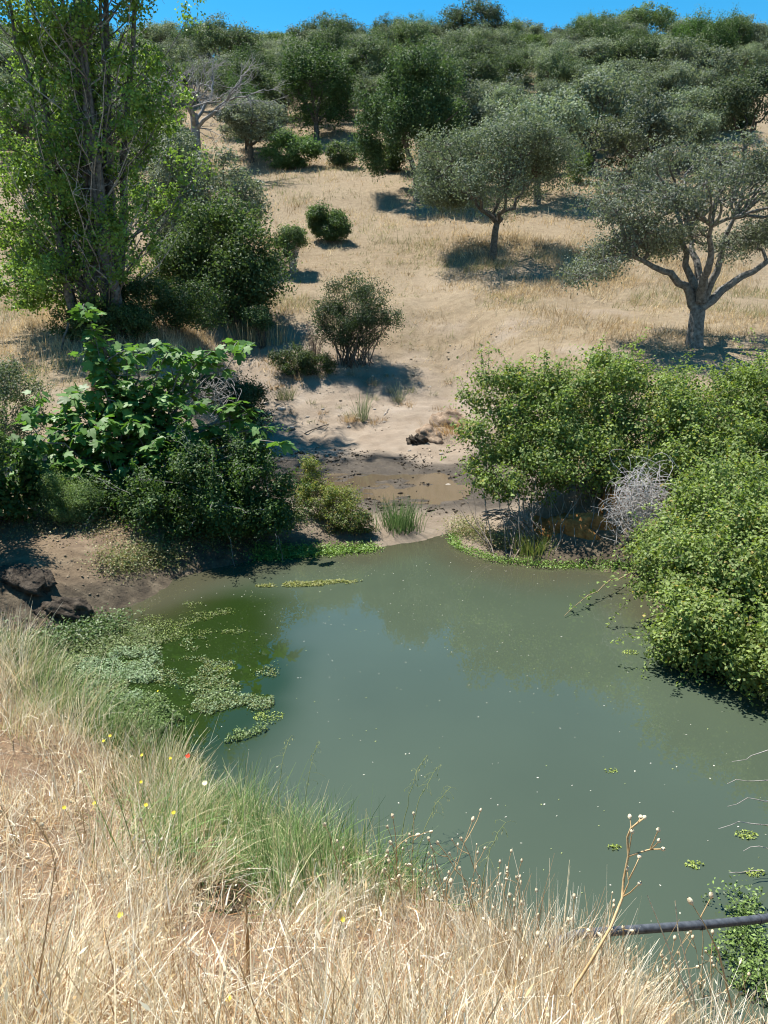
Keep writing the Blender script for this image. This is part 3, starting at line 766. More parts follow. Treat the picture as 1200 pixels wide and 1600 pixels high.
# ------------------------------------------------------------------ fig tree with its large lobed leaves
def fig_leaf_mesh(seed):
    r = np.random.default_rng(seed)
    out_ = []
    half = ((2.65, .34), (2.25, .5), (1.8, .52), (1.5, .44), (1.2, .74), (.95, .86), (.72, .8), (.5, .58), (.22, .9))
    for a, rad_ in [(-a, b_) for a, b_ in half] + [(0, 1.0)] + [(a, b_) for a, b_ in half[::-1]]:
        rad_ *= r.uniform(.94, 1.06)
        out_.append((math.sin(a) * rad_ * .66, .25 + math.cos(a) * rad_ * .75))
    out_ = np.array(out_)
    V = [(0, 0, 0), (0, .3, .0)]
    for x, y in out_: V.append((x, y, .10 * abs(x) - .22 * (y - .2) ** 2 * (y > .2) - .28 * x * x))
    n = len(out_)
    F = [(1, 2 + k, 2 + k + 1) for k in range(n - 1)] + [(1, 0, 2), (1, 1 + n, 0)]
    c = r.uniform(.75, 1.25)
    col = np.array([.09, .175, .042]) * c
    T = np.broadcast_to(col, (len(V), 3)).copy(); T[:2] *= 1.35
    return np.array(V), np.array(F), T
M_FIG = leaf_mat('fig_leaves', .5, .34, 0, .3)
FL = [fig_leaf_mesh(200 + k) for k in range(5)]
FLM = [build_mesh('fig_leaf', V * .185, F, T) for V, F, T in FL]
for me_ in FLM: me_.materials.append(M_FIG)
r = np.random.default_rng(101)
floc = gp(215, 13.3)
wood = Acc()
t = thing('fig_tree', 'fig tree with large glossy lobed leaves leaning over the bank', 'tree', floc)
tips = []
targets = [(152, 520, 13.2), (140, 575, 12.9), (165, 610, 12.7), (120, 640, 12.8), (85, 650, 12.9), (60, 690, 12.8), (100, 700, 12.5), (150, 690, 12.4), (200, 600, 13.2), (195, 660, 12.5), (250, 575, 13.0), (295, 575, 13.0), (330, 550, 13.2),
           (355, 575, 13.1), (240, 640, 12.9), (225, 700, 12.3), (270, 690, 12.6), (170, 745, 12.2), (220, 755, 12.2), (120, 735, 12.3), (290, 640, 13.0), (385, 640, 12.6), (280, 740, 12.3), (60, 740, 12.4), (190, 545, 13.3), (310, 700, 12.6), (400, 690, 12.2), (25, 720, 12.2), (40, 760, 12.1), (330, 740, 12.4)]
extra = [(a + r.normal(0, 26), b_ + r.normal(0, 22), c_ + r.normal(0, .2)) for a, b_, c_ in targets]
for px, py, D in targets + extra:
    d_ = ray(px, py); tt = D / d_[1]
    e = np.array([0, 0, CAM_H]) + d_ * tt - floc
    s = np.array([r.normal(0, .2), r.normal(.1, .15), -.1])
    q = wobble(bez(s, np.array([e[0] * .35, e[1] * .4, e[2] * .65]), e, 9), .03, r); tube(wood, q, np.linspace(.035, .010, 9), 5)
    tips.append((q[-1], unit(q[-1] - q[-3])))
    for _ in range(5):
        k = r.integers(4, 9); e2 = q[k] + r.normal(0, .25, 3) + np.array([0, -.06, .12]); q2 = wobble(bez(q[k], (q[k] + e2) / 2 + np.array([0, 0, .04]), e2, 5), .01, r)
        tube(wood, q2, np.linspace(.012, .006, 5), 4); tips.append((q2[-1], unit(q2[-1] - q2[-2])))
link('trunk', wood.mesh('wood', True), rough_mat('fig_bark', (.09, .08, .07), (.24, .22, .2), 14), t)
cand = []
for p_, d_ in tips:
    for k in range(9):
        a = r.uniform(0, 6.28); side = unit(np.array([math.cos(a), math.sin(a), r.uniform(-.35, .5)]) + d_ * .35)
        pos = p_ - d_ * r.uniform(-.04, .25) + side * r.uniform(.03, .12)
        nrm = unit(np.array([0, 0, 1.0]) + r.normal(0, .38, 3) + side * .35)
        cand.append((pos, side, nrm, r.uniform(.7, 1.25), r.integers(5)))
vis = np.argsort([c_[0][1] + .15 * abs(c_[0][0]) for c_ in cand])         # those on the pond side show largest
rest = Acc(); accV = []; accF = []; accT = []; off = 0
from mathutils import Matrix
for rank, ci in enumerate(vis):
    pos, side, nrm, s_, v_ = cand[ci]
    yv = unit(side - nrm * (side @ nrm)); xv = np.cross(yv, nrm)
    if rank < 300:
        lf = bpy.data.objects.new('leaf', FLM[v_]); COL.objects.link(lf); lf.parent = t
        lf.matrix_local = Matrix(((xv[0] * s_, yv[0] * s_, nrm[0] * s_, pos[0]), (xv[1] * s_, yv[1] * s_, nrm[1] * s_, pos[1]), (xv[2] * s_, yv[2] * s_, nrm[2] * s_, pos[2]), (0, 0, 0, 1)))
    else:
        V, F, T = FL[v_]; W = pos + (V[:, :1] * xv + V[:, 1:2] * yv + V[:, 2:] * nrm) * (.185 * s_)
        accV.append(W); accF.append(F + off); accT.append(T * r.uniform(.75, 1.25)); off += len(V)
o = link('leaves', build_mesh('fig_leaves', np.concatenate(accV), np.concatenate(accF), np.concatenate(accT)), M_FIG, t); o['kind'] = 'stuff'

# tangle of dead grey twigs
def tangle(name, label, loc, rad_, n, seed, mat, R=.006, cat='brushwood', arch=.3):
    r = np.random.default_rng(seed); acc = Acc()
    for k in range(n):
        c = r.normal(0, .45, 3) * np.array(rad_) ; d = unit(r.normal(0, 1, 3) + np.array([0, 0, .5])) * r.uniform(.4, 1.1) * max(rad_)
        q = wobble(bez(c - d * .5, c + r.normal(0, arch, 3) * np.array(rad_), c + d * .5 + np.array([0, 0, -arch * .4]), 7), .0035, r)
        tube(acc, q, np.linspace(R, R * .4, 7), 3)
    o = link(name, acc.mesh(name, True), mat, None, loc)
    return tag(o, label, cat)
tangle('dead_twigs', 'grey dead twigs tangled in the top of the bramble mound by the fig', at_depth(325, 620, 13.6), (.5, .35, .38), 170, 111, M_PALEBARK, .006)
# brown post behind the fig
acc = Acc()
p_ = gp(150, 17)
tube(acc, np.array([(0, 0, -.3), (.02, 0, .6), (.05, 0, 1.3)]), [.09, .085, .08], 7)
o = link('fence_post', acc.mesh('fence_post'), rough_mat('rusty_brown_wood', (.18, .085, .045), (.42, .22, .12), 9), None, p_); tag(o, 'short rusty brown post half hidden behind the fig leaves', 'post')

# ------------------------------------------------------------------ bramble thickets on the right
BR0, BR1 = (.055, .09, .022), (.18, .225, .068)
b_, E = place(960, 13.4, [(775, 655, 13.2, .75, .8, .95), (785, 730, 12.7, .62, .6, .6), (880, 660, 13.2, 1.1, 1.0, 1.0), (900, 715, 12.6, .9, .7, .6), (1000, 640, 13.6, 1.2, 1.1, 1.0), (1110, 640, 13.6, 1.2, 1.1, .95), (1200, 650, 13.4, 1.2, 1.1, 1.0), (1080, 715, 12.5, .9, .8, .6), (1190, 720, 12.2, 1, 1, .8), (1290, 670, 12.8, 1.1, 1.1, 1.1), (940, 630, 13.5, .9, .9, .95), (1050, 680, 13.0, 1.0, .9, .9), (1000, 730, 12.6, .6, .6, .45), (830, 640, 13.4, .8, .8, 1.0), (840, 745, 12.6, .7, .6, .5)])
shrub('bramble_thicket', 'long bright bramble hedge in front of the silvery oak', b_, E, 470, .26, 9, 25, .055, .038, BR0, BR1,
      seed=121, stems=60, stem_r=.010, yellow=.035, ycol=(.36, .32, .07), bare=140, up=.55, spread=.36, cat='brambles', zmin=-.2, shell=.7, shoots=330)
b_, E = place(1190, 9.4, [(1150, 800, 10.5, .95, .9, .75), (1120, 900, 9.3, .85, .8, .6), (1210, 880, 9.0, .9, .9, .8), (1120, 980, 8.5, .7, .6, .48), (1062, 985, 8.7, .4, .4, .4), (1190, 1000, 8.1, .8, .7, .52), (1240, 1030, 7.7, .6, .6, .4), (1075, 850, 10, .5, .5, .45), (1300, 900, 9, 1, 1, 1), (1035, 905, 9.7, .4, .4, .4), (1020, 850, 11, .3, .35, .4)])
shrub('bramble_thicket', 'bramble mass spilling over the water beside pale dead canes', b_, E, 330, .22, 9, 28, .048, .034, BR0, (.195, .24, .075),
      seed=122, stems=60, stem_r=.009, yellow=.03, ycol=(.38, .3, .1), bare=140, up=.55, spread=.36, cat='brambles', zmin=-.5, shell=.7, shoots=260)
# dead canes, bare stems and orange earth below the hedge
tangle('dead_canes', 'heap of bleached dead canes hanging from the bramble hedge', at_depth(1000, 785, 11.7), (.5, .32, .62), 420, 131, rough_mat('bleached_cane', (.34, .31, .29), (.6, .56, .53), 12, .3), .0048, 'canes')
r = np.random.default_rng(133); acc = Acc()
for k in range(46):
    px = r.uniform(765, 960); b0 = at_water(px, r.uniform(868, 884)); e = at_depth(px + r.normal(0, 35), r.uniform(715, 790), r.uniform(12.3, 13.0))
    q = wobble(bez(b0 + np.array([0, .1, -.05]), (b0 + e) / 2 + r.normal(0, .12, 3), e, 7), .02, r); tube(acc, q, np.linspace(r.uniform(.008, .018), .005, 7), 4)
for k in range(22):                                       # arched canes at the left end
    a_ = at_depth(r.uniform(750, 790), r.uniform(800, 815), 12.6); e = at_depth(r.uniform(820, 850), r.uniform(820, 860), 12.2)
    q = wobble(bez(a_, (a_ + e) / 2 + np.array([0, 0, .35]), e, 8), .015, r); tube(acc, q, np.linspace(.009, .004, 8), 3)
o = link('cane_thicket', acc.mesh('bramble_stems', True), rough_mat('dry_cane', (.10, .075, .055), (.34, .28, .23), 16)); tag(o, 'bare brown and grey stems standing under the bramble hedge at the waterline', 'stems')

def lump(name, label, loc, size, seed, mat, cat, sub=28, rough=.28, group=None, freq=1.6):
    r = np.random.default_rng(seed)
    u = np.linspace(0, math.pi, sub // 2); v = np.linspace(0, 2 * math.pi, sub, endpoint=False)
    U, Vv = np.meshgrid(u, v, indexing='ij')
    d = np.stack([np.sin(U) * np.cos(Vv), np.sin(U) * np.sin(Vv), np.cos(U)], -1)
    o1, o2 = r.uniform(0, 50, 2)
    k = 1 + rough * (fbm(d[..., 0] * freq + o1 + d[..., 2] * freq * .7, d[..., 1] * freq + o2 - d[..., 2] * freq * .6, 4)) * 1.6
    d = np.sign(d) * np.abs(d) ** .8
    V = (d * k[..., None] * np.array(size)).reshape(-1, 3)
    a = np.arange(len(u) - 1)[:, None] * sub; b_ = np.arange(sub)[None]; b2 = (b_ + 1) % sub
    F = np.stack([a + b_, a + sub + b_, a + sub + b2, a + b2], -1).reshape(-1, 4)
    o = link(name, build_mesh(name, V, F, np.ones((len(V), 3)), True), mat, None, loc); o.rotation_euler = (0, 0, r.uniform(-.3, .3))
    return tag(o, label, cat, group)
p_ = at_water(905, 868)
lump('earth_bank', 'crumbling orange earth bank under the bramble hedge at the waterline', p_ + np.array([0, .25, .08]), (.85, .3, .5), 141, M_REDEARTH, 'earth', 44, .4, freq=2.6)
p_ = at_water(985, 860)
lump('earth_bank', 'orange earth showing behind the bleached dead canes', p_ + np.array([.05, .3, .25]), (.5, .35, .8), 142, M_REDEARTH, 'earth', 40, .4, freq=2.6)
# eroded lip of the sandy bank
p_ = at_ground(668, 690)
lump('eroded_bank', 'undercut crumbling earth lip at the edge of the sandy stream bank', p_ + np.array([0.05, .45, -.02]), (.36, .5, .30), 143, M_EARTH, 'earth', 60, .3, freq=2.2)
lump('eroded_bank', 'dark jagged lump for the undercut shadow below the crumbling lip of the sandy bank', at_ground(652, 694) + np.array([0, .12, .02]), (.24, .2, .17), 145, M_ROCKSHADE, 'earth', 60, .5, freq=4)  # dark lump in place of the shadow inside the undercut
p_ = at_ground(700, 668)
lump('eroded_bank', 'brown overhanging earth bank with rootlets beside the bramble hedge', p_ + np.array([.15, .5, -.05]), (.65, .6, .42), 144, M_EARTH, 'earth', 60, .3, freq=2.2)
# dark rock on the left bank, and dark lumps standing in for its shaded recess
lump('dark_bank_lump', 'dark rugged rock at the pond corner with the shade of the bank in its colour', at_ground(100, 955) + np.array([0, 0, -.02]), (.36, .22, .17), 151, M_ROCKSHADE, 'rock', 64, .34, freq=3.2)
lump('dark_bank_lump', 'black lump standing in for the shaded recess behind the rugged rock on the bank', at_ground(30, 905) + np.array([0, 0, -.04]), (.42, .26, .17), 152, M_ROCKSHADE, 'rock', 64, .34, freq=3.2)
lump('dark_bank_lump', 'low dark lump in place of bank shade at the waterline in front of the rugged rock', at_ground(20, 982) + np.array([0, 0, -.02]), (.36, .18, .10), 153, M_ROCKSHADE, 'rock', 56, .34, freq=3.2)
# stones on the sandy bank
stones = [(440, 641, .13), (455, 670, .10), (460, 702, .09), (415, 632, .09), (560, 655, .07), (545, 668, .06), (690, 710, .06), (700, 760, .08), (505, 640, .06), (585, 640, .05), (530, 650, .05), (620, 622, .06), (480, 652, .05), (640, 705, .05), (655, 600, .06), (672, 605, .05), (425, 650, .07), (600, 660, .05)]
for k, (px, py, s_) in enumerate(stones):
    p_ = at_ground(px, py)
    lump('stone', 'pale pebble lying on the bare sandy stream bank' if k else 'largest pale stone at the shade edge on the sandy bank', p_ + np.array([0, 0, s_ * .25]), (s_, s_ * .7, s_ * .5), 160 + k, M_STONE, 'stone', 14, .3, 'stones on the sandy bank' if k else None)
def clods(name, label, n, ylim, xlim, size, cols, seed, cond, mat):
    r = np.random.default_rng(seed)
    x = r.uniform(*xlim, n); y = r.uniform(*ylim, n); ok = cond(x, y) & (r.random(n) < .35 + 1.2 * fbm(x * 1.3 + 7, y * 1.3, 3)); x, y = x[ok], y[ok]; n = len(x)
    base = np.array([(1, 0, 0), (0, 1, 0), (-1, 0, 0), (0, -1, 0), (0, 0, 1), (0, 0, -1)], float); f6 = np.array([(0, 1, 4), (1, 2, 4), (2, 3, 4), (3, 0, 4), (1, 0, 5), (2, 1, 5), (3, 2, 5), (0, 3, 5)])
    sz = size * r.gamma(2, .5, n); a = r.uniform(0, 6.28, n); ca, sa = np.cos(a), np.sin(a)
    W = base[None] * r.uniform(.6, 1.3, (n, 6, 1)) * np.array([1, .8, .55]) * sz[:, None, None]
    W = np.stack([W[..., 0] * ca[:, None] - W[..., 1] * sa[:, None], W[..., 0] * sa[:, None] + W[..., 1] * ca[:, None], W[..., 2]], -1)
    W = W + np.stack([x, y, height(x, y) + sz * .15], 1)[:, None]
    F = (np.arange(n)[:, None, None] * 6 + f6[None]).reshape(-1, 3)
    c_ = np.asarray(cols)[r.integers(len(cols), size=n)] * r.uniform(.75, 1.25, n)[:, None]
    return tag(link(name, build_mesh(name, W.reshape(-1, 3), F, np.repeat(c_, 6, 0)), mat), label, 'gravel', None, 'stuff')
M_CLOD = leaf_mat('earth_clods', .9, 0.0, 0, .1)
clods('bank_gravel', 'small clods and gravel on the bare sandy stream bank', 3600, (18.4, 26), (-4.5, 3.5), .019, [(.36, .28, .2), (.3, .23, .16), (.42, .35, .28)], 701, lambda x, y: gully(x, y) < .8, M_CLOD)
clods('mud_clods', 'dark churned clods in the drying mud round the puddle', 9000, (13.6, 19.2), (-3.2, 2.2), .019, [(.075, .06, .043), (.11, .09, .066), (.055, .043, .031)], 702, lambda x, y: (gully(x, y) < .5) & (height(x, y) > .135), M_CLOD)
clods('bank_clods', 'brown soil crumbs on the low bank beside the rugged rock', 3000, (8.6, 12.5), (-6.5, -2.2), .011, [(.2, .155, .105), (.28, .22, .15), (.13, .10, .07)], 703, lambda x, y: pond_sd(x, y) > .1, M_CLOD)
# sticks
def stick(a, b_, R, label, mat=M_BARK, name='stick'):
    r = np.random.default_rng(int(abs(a[0] * 1000))); acc = Acc(); a = np.asarray(a); b_ = np.asarray(b_)
    tube(acc, wobble(bez(a, (a + b_) / 2 + np.array([0, 0, .03]), b_, 7), .012, r), np.linspace(R, R * .6, 7), 5)
    return tag(link(name, acc.mesh(name, True), mat), label, 'stick')
stick(at_ground(476, 679) + np.array([0, 0, .03]), at_ground(514, 664) + np.array([0, 0, .03]), .02, 'brown stick lying on the sandy bank above the mud')
stick(at_ground(600, 650) + np.array([0, 0, .02]), at_ground(608, 640) + np.array([0, 0, .02]), .015, 'short pale stick on sand near the eroded lip', M_PALEBARK)
b0 = at_depth(107, 505, 21); stick(b0, at_depth(88, 572, 20.6), .035, 'broken dark branch hanging from the poplar to the dry grass', name='broken_branch')

# ------------------------------------------------------------------ grasses
def ribbons(rng, B, az, L, lean, curve, W, segs=3, tint=None, tipw=.25):
    """grass blades: base B, heading az, length L, first lean and further curve (radians from upright), width W"""
    n = len(B)
    dirv = np.stack([np.cos(az), np.sin(az), np.zeros(n)], 1)
    fa = az + rng.uniform(0, 2 * math.pi, n)
    side = np.stack([-np.sin(fa), np.cos(fa), np.zeros(n)], 1)
    side = unit(side)
    pts = [B]; p = B
    for s in range(segs):
        th = lean + curve * (s + .5) / segs
        p = p + (L / segs)[:, None] * (np.sin(th)[:, None] * dirv + np.cos(th)[:, None] * np.array([0, 0, 1.]))
        pts.append(p)
    V = []
    for s, q in enumerate(pts):
        ww = (W * (1 - (1 - tipw) * s / segs) * .5)[:, None]
        V += [q - side * ww, q + side * ww]
    V = np.stack(V, 1)                                    # n, 2(segs+1), 3
    k = V.shape[1]
    f = np.array([[2 * s, 2 * s + 1, 2 * s + 3, 2 * s + 2] for s in range(segs)])
    F = (np.arange(n)[:, None, None] * k + f[None]).reshape(-1, 4)
    T = np.repeat(tint, k, 0)
    return V.reshape(-1, 3), F, T
def spikes(rng, B, az, L, lean, curve, W, tint):
    n = len(B); th = lean + curve * .5; fa = rng.uniform(0, 2 * math.pi, n)
    side = np.stack([-np.sin(fa), np.cos(fa), np.zeros(n)], 1) * (W * .5)[:, None]
    top = B + L[:, None] * np.stack([np.sin(th) * np.cos(az), np.sin(th) * np.sin(az), np.cos(th)], 1)
    return np.stack([B - side, B + side, top], 1).reshape(-1, 3), np.arange(n * 3).reshape(n, 3), np.repeat(tint, 3, 0)
def straw_tint(rng, n, pal, spread=.22):
    pal = np.asarray(pal); c = pal[rng.integers(len(pal), size=n)]
    return c * rng.uniform(1 - spread, 1 + spread, n)[:, None]
STRAW = [(.72, .61, .42), (.78, .69, .52), (.60, .46, .28), (.84, .77, .63), (.44, .29, .16), (.74, .67, .54), (.88, .84, .73), (.34, .22, .13)]

# dry grass of the near bank
r = np.random.default_rng(301)
def scatter_near(n, ymax=9.0):
    y = r.uniform(.55, 1, n * 3) ; y = .7 + (ymax - .7) * r.random(n * 3) ** 1.6
    x = r.uniform(-1, 1, n * 3) * (1.0 + .62 * y)
    sd = pond_sd(x, y)
    return x, y, sd
def near_mask(x, y, sd):
    px, py = project(np.stack([x, y, height(x, y, False)], -1))
    green = sstep(0, 1, np.exp(-(((px - 470) / 190) ** 2 + ((py - 1330) / 75) ** 2)) * 1.6)
    hole = np.exp(-(((px - 355) / 50) ** 2 + ((py - 1400) / 24) ** 2)) * 1.1
    bare = np.exp(-(((px - 60) / 120) ** 2 + ((py - 1500) / 60) ** 2)) * .75
    return px, py, green, hole, bare
x, y, sd = scatter_near(60000)
px, py, green, hole, bare = near_mask(x, y, sd)
leftbank = (y > 6.2)
keepp = (sd > .05) & (r.random(len(x)) > green * .9 + hole + bare * .8) & ~((y > 6.0) & (x > 0)) & (~leftbank | ((x < -3.0) & (sd > .25) & (y < 8.2)))
clump = fbm(x * 2.6, y * 2.6, 3)
keepp &= r.random(len(x)) < (.40 + 1.8 * clump)
x, y = x[keepp][:38000], y[keepp][:38000]; n = len(x)
B = np.stack([x, y, height(x, y) - .02], 1)
tall = np.clip(.55 + .6 * fbm(x * 1.1 + 8, y * 1.1, 3), .15, 1)
L = r.uniform(.16, .52, n) * (.5 + .75 * tall)
lean = np.abs(r.normal(.12, .42, n)); curve = r.normal(.35, .75, n)
az = vnoise(x * 2.2 + 3, y * 2.2) * 4 + r.normal(0, 1.1, n)
wd = np.where(r.random(n) < .16, r.uniform(.005, .009, n), r.uniform(.0018, .005, n))
V1, F1, T1 = ribbons(r, B, az, L, lean, curve, wd, 3, straw_tint(r, n, STRAW, .3))
ear = np.where(r.random(n) < .10)[0]                      # ripe ears on some of the stems
tipc = V1.reshape(n, -1, 3)[ear]; et = tipc[:, -1]; ed = unit(tipc[:, -1] - tipc[:, -3])
fa_ = unit(np.cross(ed, r.normal(0, 1, ed.shape))); le = r.uniform(.015, .045, len(ear))[:, None]; we = r.uniform(.0018, .0042, len(ear))[:, None]
Ve = np.stack([et, et + ed * le * .4 + fa_ * we, et + ed * le, et + ed * le * .4 - fa_ * we], 1).reshape(-1, 3)
F1 = np.concatenate([F1, len(V1) + np.arange(len(Ve)).reshape(-1, 4)]); V1 = np.concatenate([V1, Ve]); T1 = np.concatenate([T1, np.repeat(straw_tint(r, len(ear), [(.78, .67, .46), (.84, .77, .6), (.6, .45, .26)]), 4, 0)])
# lying litter
m_ = 15000
xs, y2, sd2 = scatter_near(m_, 7.5); _, _, gr2, ho2, _ = near_mask(xs, y2, sd2); ok = (sd2 > .1) & (r.random(len(xs)) > gr2 * .5 + ho2 * .8); xs, y2 = xs[ok][:m_], y2[ok][:m_]
B2 = np.stack([xs, y2, height(xs, y2) + r.uniform(0, .09, len(xs))], 1); n2 = len(xs)
V2, F2, T2 = ribbons(r, B2, r.uniform(0, 6.28, n2), r.uniform(.06, .3, n2), r.normal(1.45, .2, n2), r.normal(0, .4, n2), r.uniform(.002, .006, n2), 2, straw_tint(r, n2, [(.5, .38, .24), (.36, .2, .10), (.62, .52, .38), (.44, .3, .18)]))
m3 = 3200
x3, y3, sd3 = scatter_near(m3, 6.5); _, _, g3, h3, _ = near_mask(x3, y3, sd3); ok = (sd3 > .15) & (r.random(len(x3)) > g3 * .7 + h3); x3, y3 = x3[ok][:m3], y3[ok][:m3]; n3 = len(x3)
B3 = np.stack([x3, y3, height(x3, y3) + r.uniform(0, .2, n3)], 1)
V3, F3, T3 = ribbons(r, B3, r.uniform(0, 6.28, n3), r.uniform(.05, .2, n3), r.normal(1.0, .45, n3), r.normal(.2, .9, n3), r.uniform(.005, .011, n3), 3, straw_tint(r, n3, [(.86, .79, .64), (.8, .7, .52), (.6, .42, .24), (.78, .74, .66)]))
m4 = 9000
x4, y4, sd4 = scatter_near(m4, 6.5); _, _, g4, h4, _ = near_mask(x4, y4, sd4); ok = (sd4 > .1) & (r.random(len(x4)) > g4 * .7 + h4 * .7); x4, y4 = x4[ok][:m4], y4[ok][:m4]; n4 = len(x4)
V4, F4, T4 = leaves(r, np.stack([x4, y4, height(x4, y4) + .02 + .38 * r.random(n4) ** 1.3], 1), unit(r.normal(0, 1, (n4, 3)) + np.array([0, 0, .6])), .012, .007, straw_tint(r, n4, [(.88, .82, .68), (.8, .66, .42), (.55, .36, .18)]), .25, .6)
V = np.concatenate([V1, V2, V3, V4]); F = np.concatenate([F1, F2 + len(V1), F3 + len(V1) + len(V2), F4 + len(V1) + len(V2) + len(V3)]); T = np.concatenate([T1, T2, T3, T4])
o = link('dry_grass', build_mesh('dry_grass', V, F, T), M_GRASS); tag(o, 'bleached dry grass covering the near bank above the pond', 'grass', None, 'stuff')

# fresh green grass near the water
GREENS = [(.15, .26, .08), (.22, .34, .11), (.10, .18, .06), (.32, .42, .18), (.18, .28, .12), (.5, .48, .28), (.62, .54, .34)]
xx = r.uniform(-2.4, 1.4, 90000); yy = r.uniform(2.4, 6.2, 90000); sd3 = pond_sd(xx, yy); px, py, green, hole, _ = near_mask(xx, yy, sd3)
ok = (sd3 > -.06) & (sd3 < 1.7) & (r.random(len(xx)) < np.clip(green * 1.0 + .0, 0, 1)) & (r.random(len(xx)) > hole)
xx, yy = xx[ok][:7500], yy[ok][:7500]; n = len(xx)
B = np.stack([xx, yy, height(xx, yy) - .02], 1)
V, F, T = ribbons(r, B, vnoise(xx * 2.6, yy * 2.6) * 4 + r.normal(.6, .7, n), r.uniform(.2, .72, n) * (.75 + .5 * fbm(xx * 2, yy * 2, 2)), np.abs(r.normal(.2, .35, n)), r.normal(.75, .75, n), r.uniform(.003, .012, n), 4, straw_tint(r, n, GREENS), .15)
o = link('green_grass', build_mesh('green_grass', V, F, T), M_GRASS); tag(o, 'long fresh green grass at the foot of the near bank', 'grass', None, 'stuff')

# hillside dry grass: scattered tufts of blades
nt_ = 56000
yt = 18 * (112 / 18) ** (r.random(nt_) ** .9); xt = r.uniform(-.62, .64, nt_) * (yt + 2)
ye = r.uniform(22.5, 37, 17000); yt = np.concatenate([yt, ye]); xt = np.concatenate([xt, r.uniform(-.5, .55, 17000) * (ye + 2)]); nt_ = len(xt)
wg = gully(xt, yt)
cl = fbm(xt * .7, yt * .7, 3); cl2 = fbm(xt * .16 + 5, yt * .16, 3)
ok = (r.random(nt_) < .55 + 1.3 * cl) & ((wg > .3) | (yt > 23.3 + 1.2 * cl)) & (r.random(nt_) < .6 + 1.1 * cl2)
xt, yt = xt[ok], yt[ok]; cl2 = cl2[ok]; nt_ = len(xt)
tsz = r.gamma(3, .33, nt_) * (.8 + .8 * np.clip(cl2, -.4, .6)); tcol = straw_tint(r, nt_, [(.48, .37, .225), (.55, .45, .30), (.42, .31, .18), (.52, .43, .31), (.30, .215, .125), (.44, .31, .165), (.6, .51, .37)], .25)
grn = (fbm(xt * .22 + 30, yt * .22, 3) > .16) & (r.random(nt_) < .55); tcol[grn] = np.array([.24, .245, .12]) * r.uniform(.7, 1.2, grn.sum())[:, None]
per_ = 11
n = nt_ * per_; tid = np.repeat(np.arange(nt_), per_)
xh = xt[tid] + r.normal(0, .13, n) * tsz[tid] * (yt[tid] / 25) ** .5; yh = yt[tid] + r.normal(0, .13, n) * tsz[tid] * (yt[tid] / 25) ** .5
B = np.stack([xh, yh, height(xh, yh) - .03], 1)
sc_ = (yh / 25) ** .7
lean0 = vnoise(xh * .5, yh * .5) * 3.1
V, F, T = spikes(r, B, lean0 + r.normal(0, 1.2, n), r.uniform(.12, .36, n) * np.clip(tsz[tid], .4, 1.7), np.abs(r.normal(.4, .4, n)), r.normal(.5, .5, n), r.uniform(.007, .017, n) * sc_ * 1.25, tcol[tid] * r.uniform(.75, 1.25, n)[:, None])
o = link('hill_grass', build_mesh('hill_grass', V, F, T), M_GRASS); tag(o, 'dry straw-coloured grass on the hillside meadow', 'grass', None, 'stuff')

# green herbs along the waterline and left bank
def herb_strip(name, label, pts_px, width, n, size, cols, hgt, seed, z0=0.0, mat=None, kind='stuff', yoff=0):
    r = np.random.default_rng(seed)
    W = np.array([at_water(*p)[:2] for p in pts_px]); k = r.integers(len(W) - 1, size=n); u = r.random(n)[:, None]
    c = W[k] * (1 - u) + W[k + 1] * u + r.normal(0, width, (n, 2)) + np.array([0, yoff])
    zz = np.maximum(height(c[:, 0], c[:, 1]), z0)
    C = np.concatenate([c, (zz + hgt * r.random(n) ** 1.5)[:, None]], 1)
    N = unit(r.normal(0, .6, (n, 3)) + np.array([0, 0, .9]))
    V, F, T = leaves(r, C, N, size, size * .55, straw_tint(r, n, cols, .3))
    o = link(name, build_mesh(name, V, F, T), mat or M_WEED); return tag(o, label, 'weeds', None, kind)
BRG = [(.16, .26, .05), (.22, .33, .07), (.12, .2, .04)]
herb_strip('bright_weed', 'bright green floating weed fringe along the spit', [(400, 872), (450, 868), (510, 864), (585, 858)], .10, 5000, .035, BRG, .06, 401, .005)
herb_strip('bright_weed', 'thin lime green weed line at the foot of the bramble hedge', [(706, 838), (716, 856), (770, 876), (850, 886), (930, 886), (990, 898)], .06, 3600, .03, BRG, .05, 402, .005)
herb_strip('bank_herbs', 'low green herbs along the shaded bank under the fig', [(200, 870), (260, 880), (330, 878), (400, 866)], .2, 5000, .035, [(.06, .1, .03), (.12, .17, .05), (.16, .19, .07)], .16, 403, .0, yoff=.25)
herb_strip('bank_herbs', 'yellowish herbs on the corner of the bank beside the pond', [(165, 930), (200, 915), (240, 900), (270, 895)], .16, 5000, .03, [(.24, .22, .09), (.14, .18, .06), (.3, .26, .14), (.1, .14, .04)], .22, 404, .0, yoff=.15)
herb_strip('bank_herbs', 'green water herbs at the left margin below the rugged rock', [(0, 1015), (60, 1005), (120, 995), (180, 970)], .18, 6000, .04, [(.06, .11, .03), (.10, .16, .05), (.16, .2, .1)], .15, 405, .0, yoff=-.1)
herb_strip('bank_herbs', 'mixed dry and green herbs at the hedge end beside the sandy bank', [(712, 838), (740, 850), (790, 868), (840, 872)], .13, 5200, .03, [(.3, .24, .12), (.14, .18, .05), (.2, .2, .08)], .3, 406, .0, yoff=.2)

herb_strip('bank_herbs', 'straggling dry and green herbs on the low bank before the fig', [(20, 890), (90, 880), (160, 890), (220, 880)], .35, 4200, .032, [(.3, .25, .13), (.16, .19, .07), (.22, .17, .09)], .14, 407, .0, yoff=.3)
herb_strip('bank_herbs', 'dark low leaves along the bramble mound foot', [(290, 868), (360, 862), (430, 850), (470, 845)], .16, 4600, .035, [(.05, .09, .025), (.10, .16, .04), (.16, .2, .06)], .22, 408, .0, yoff=.25)
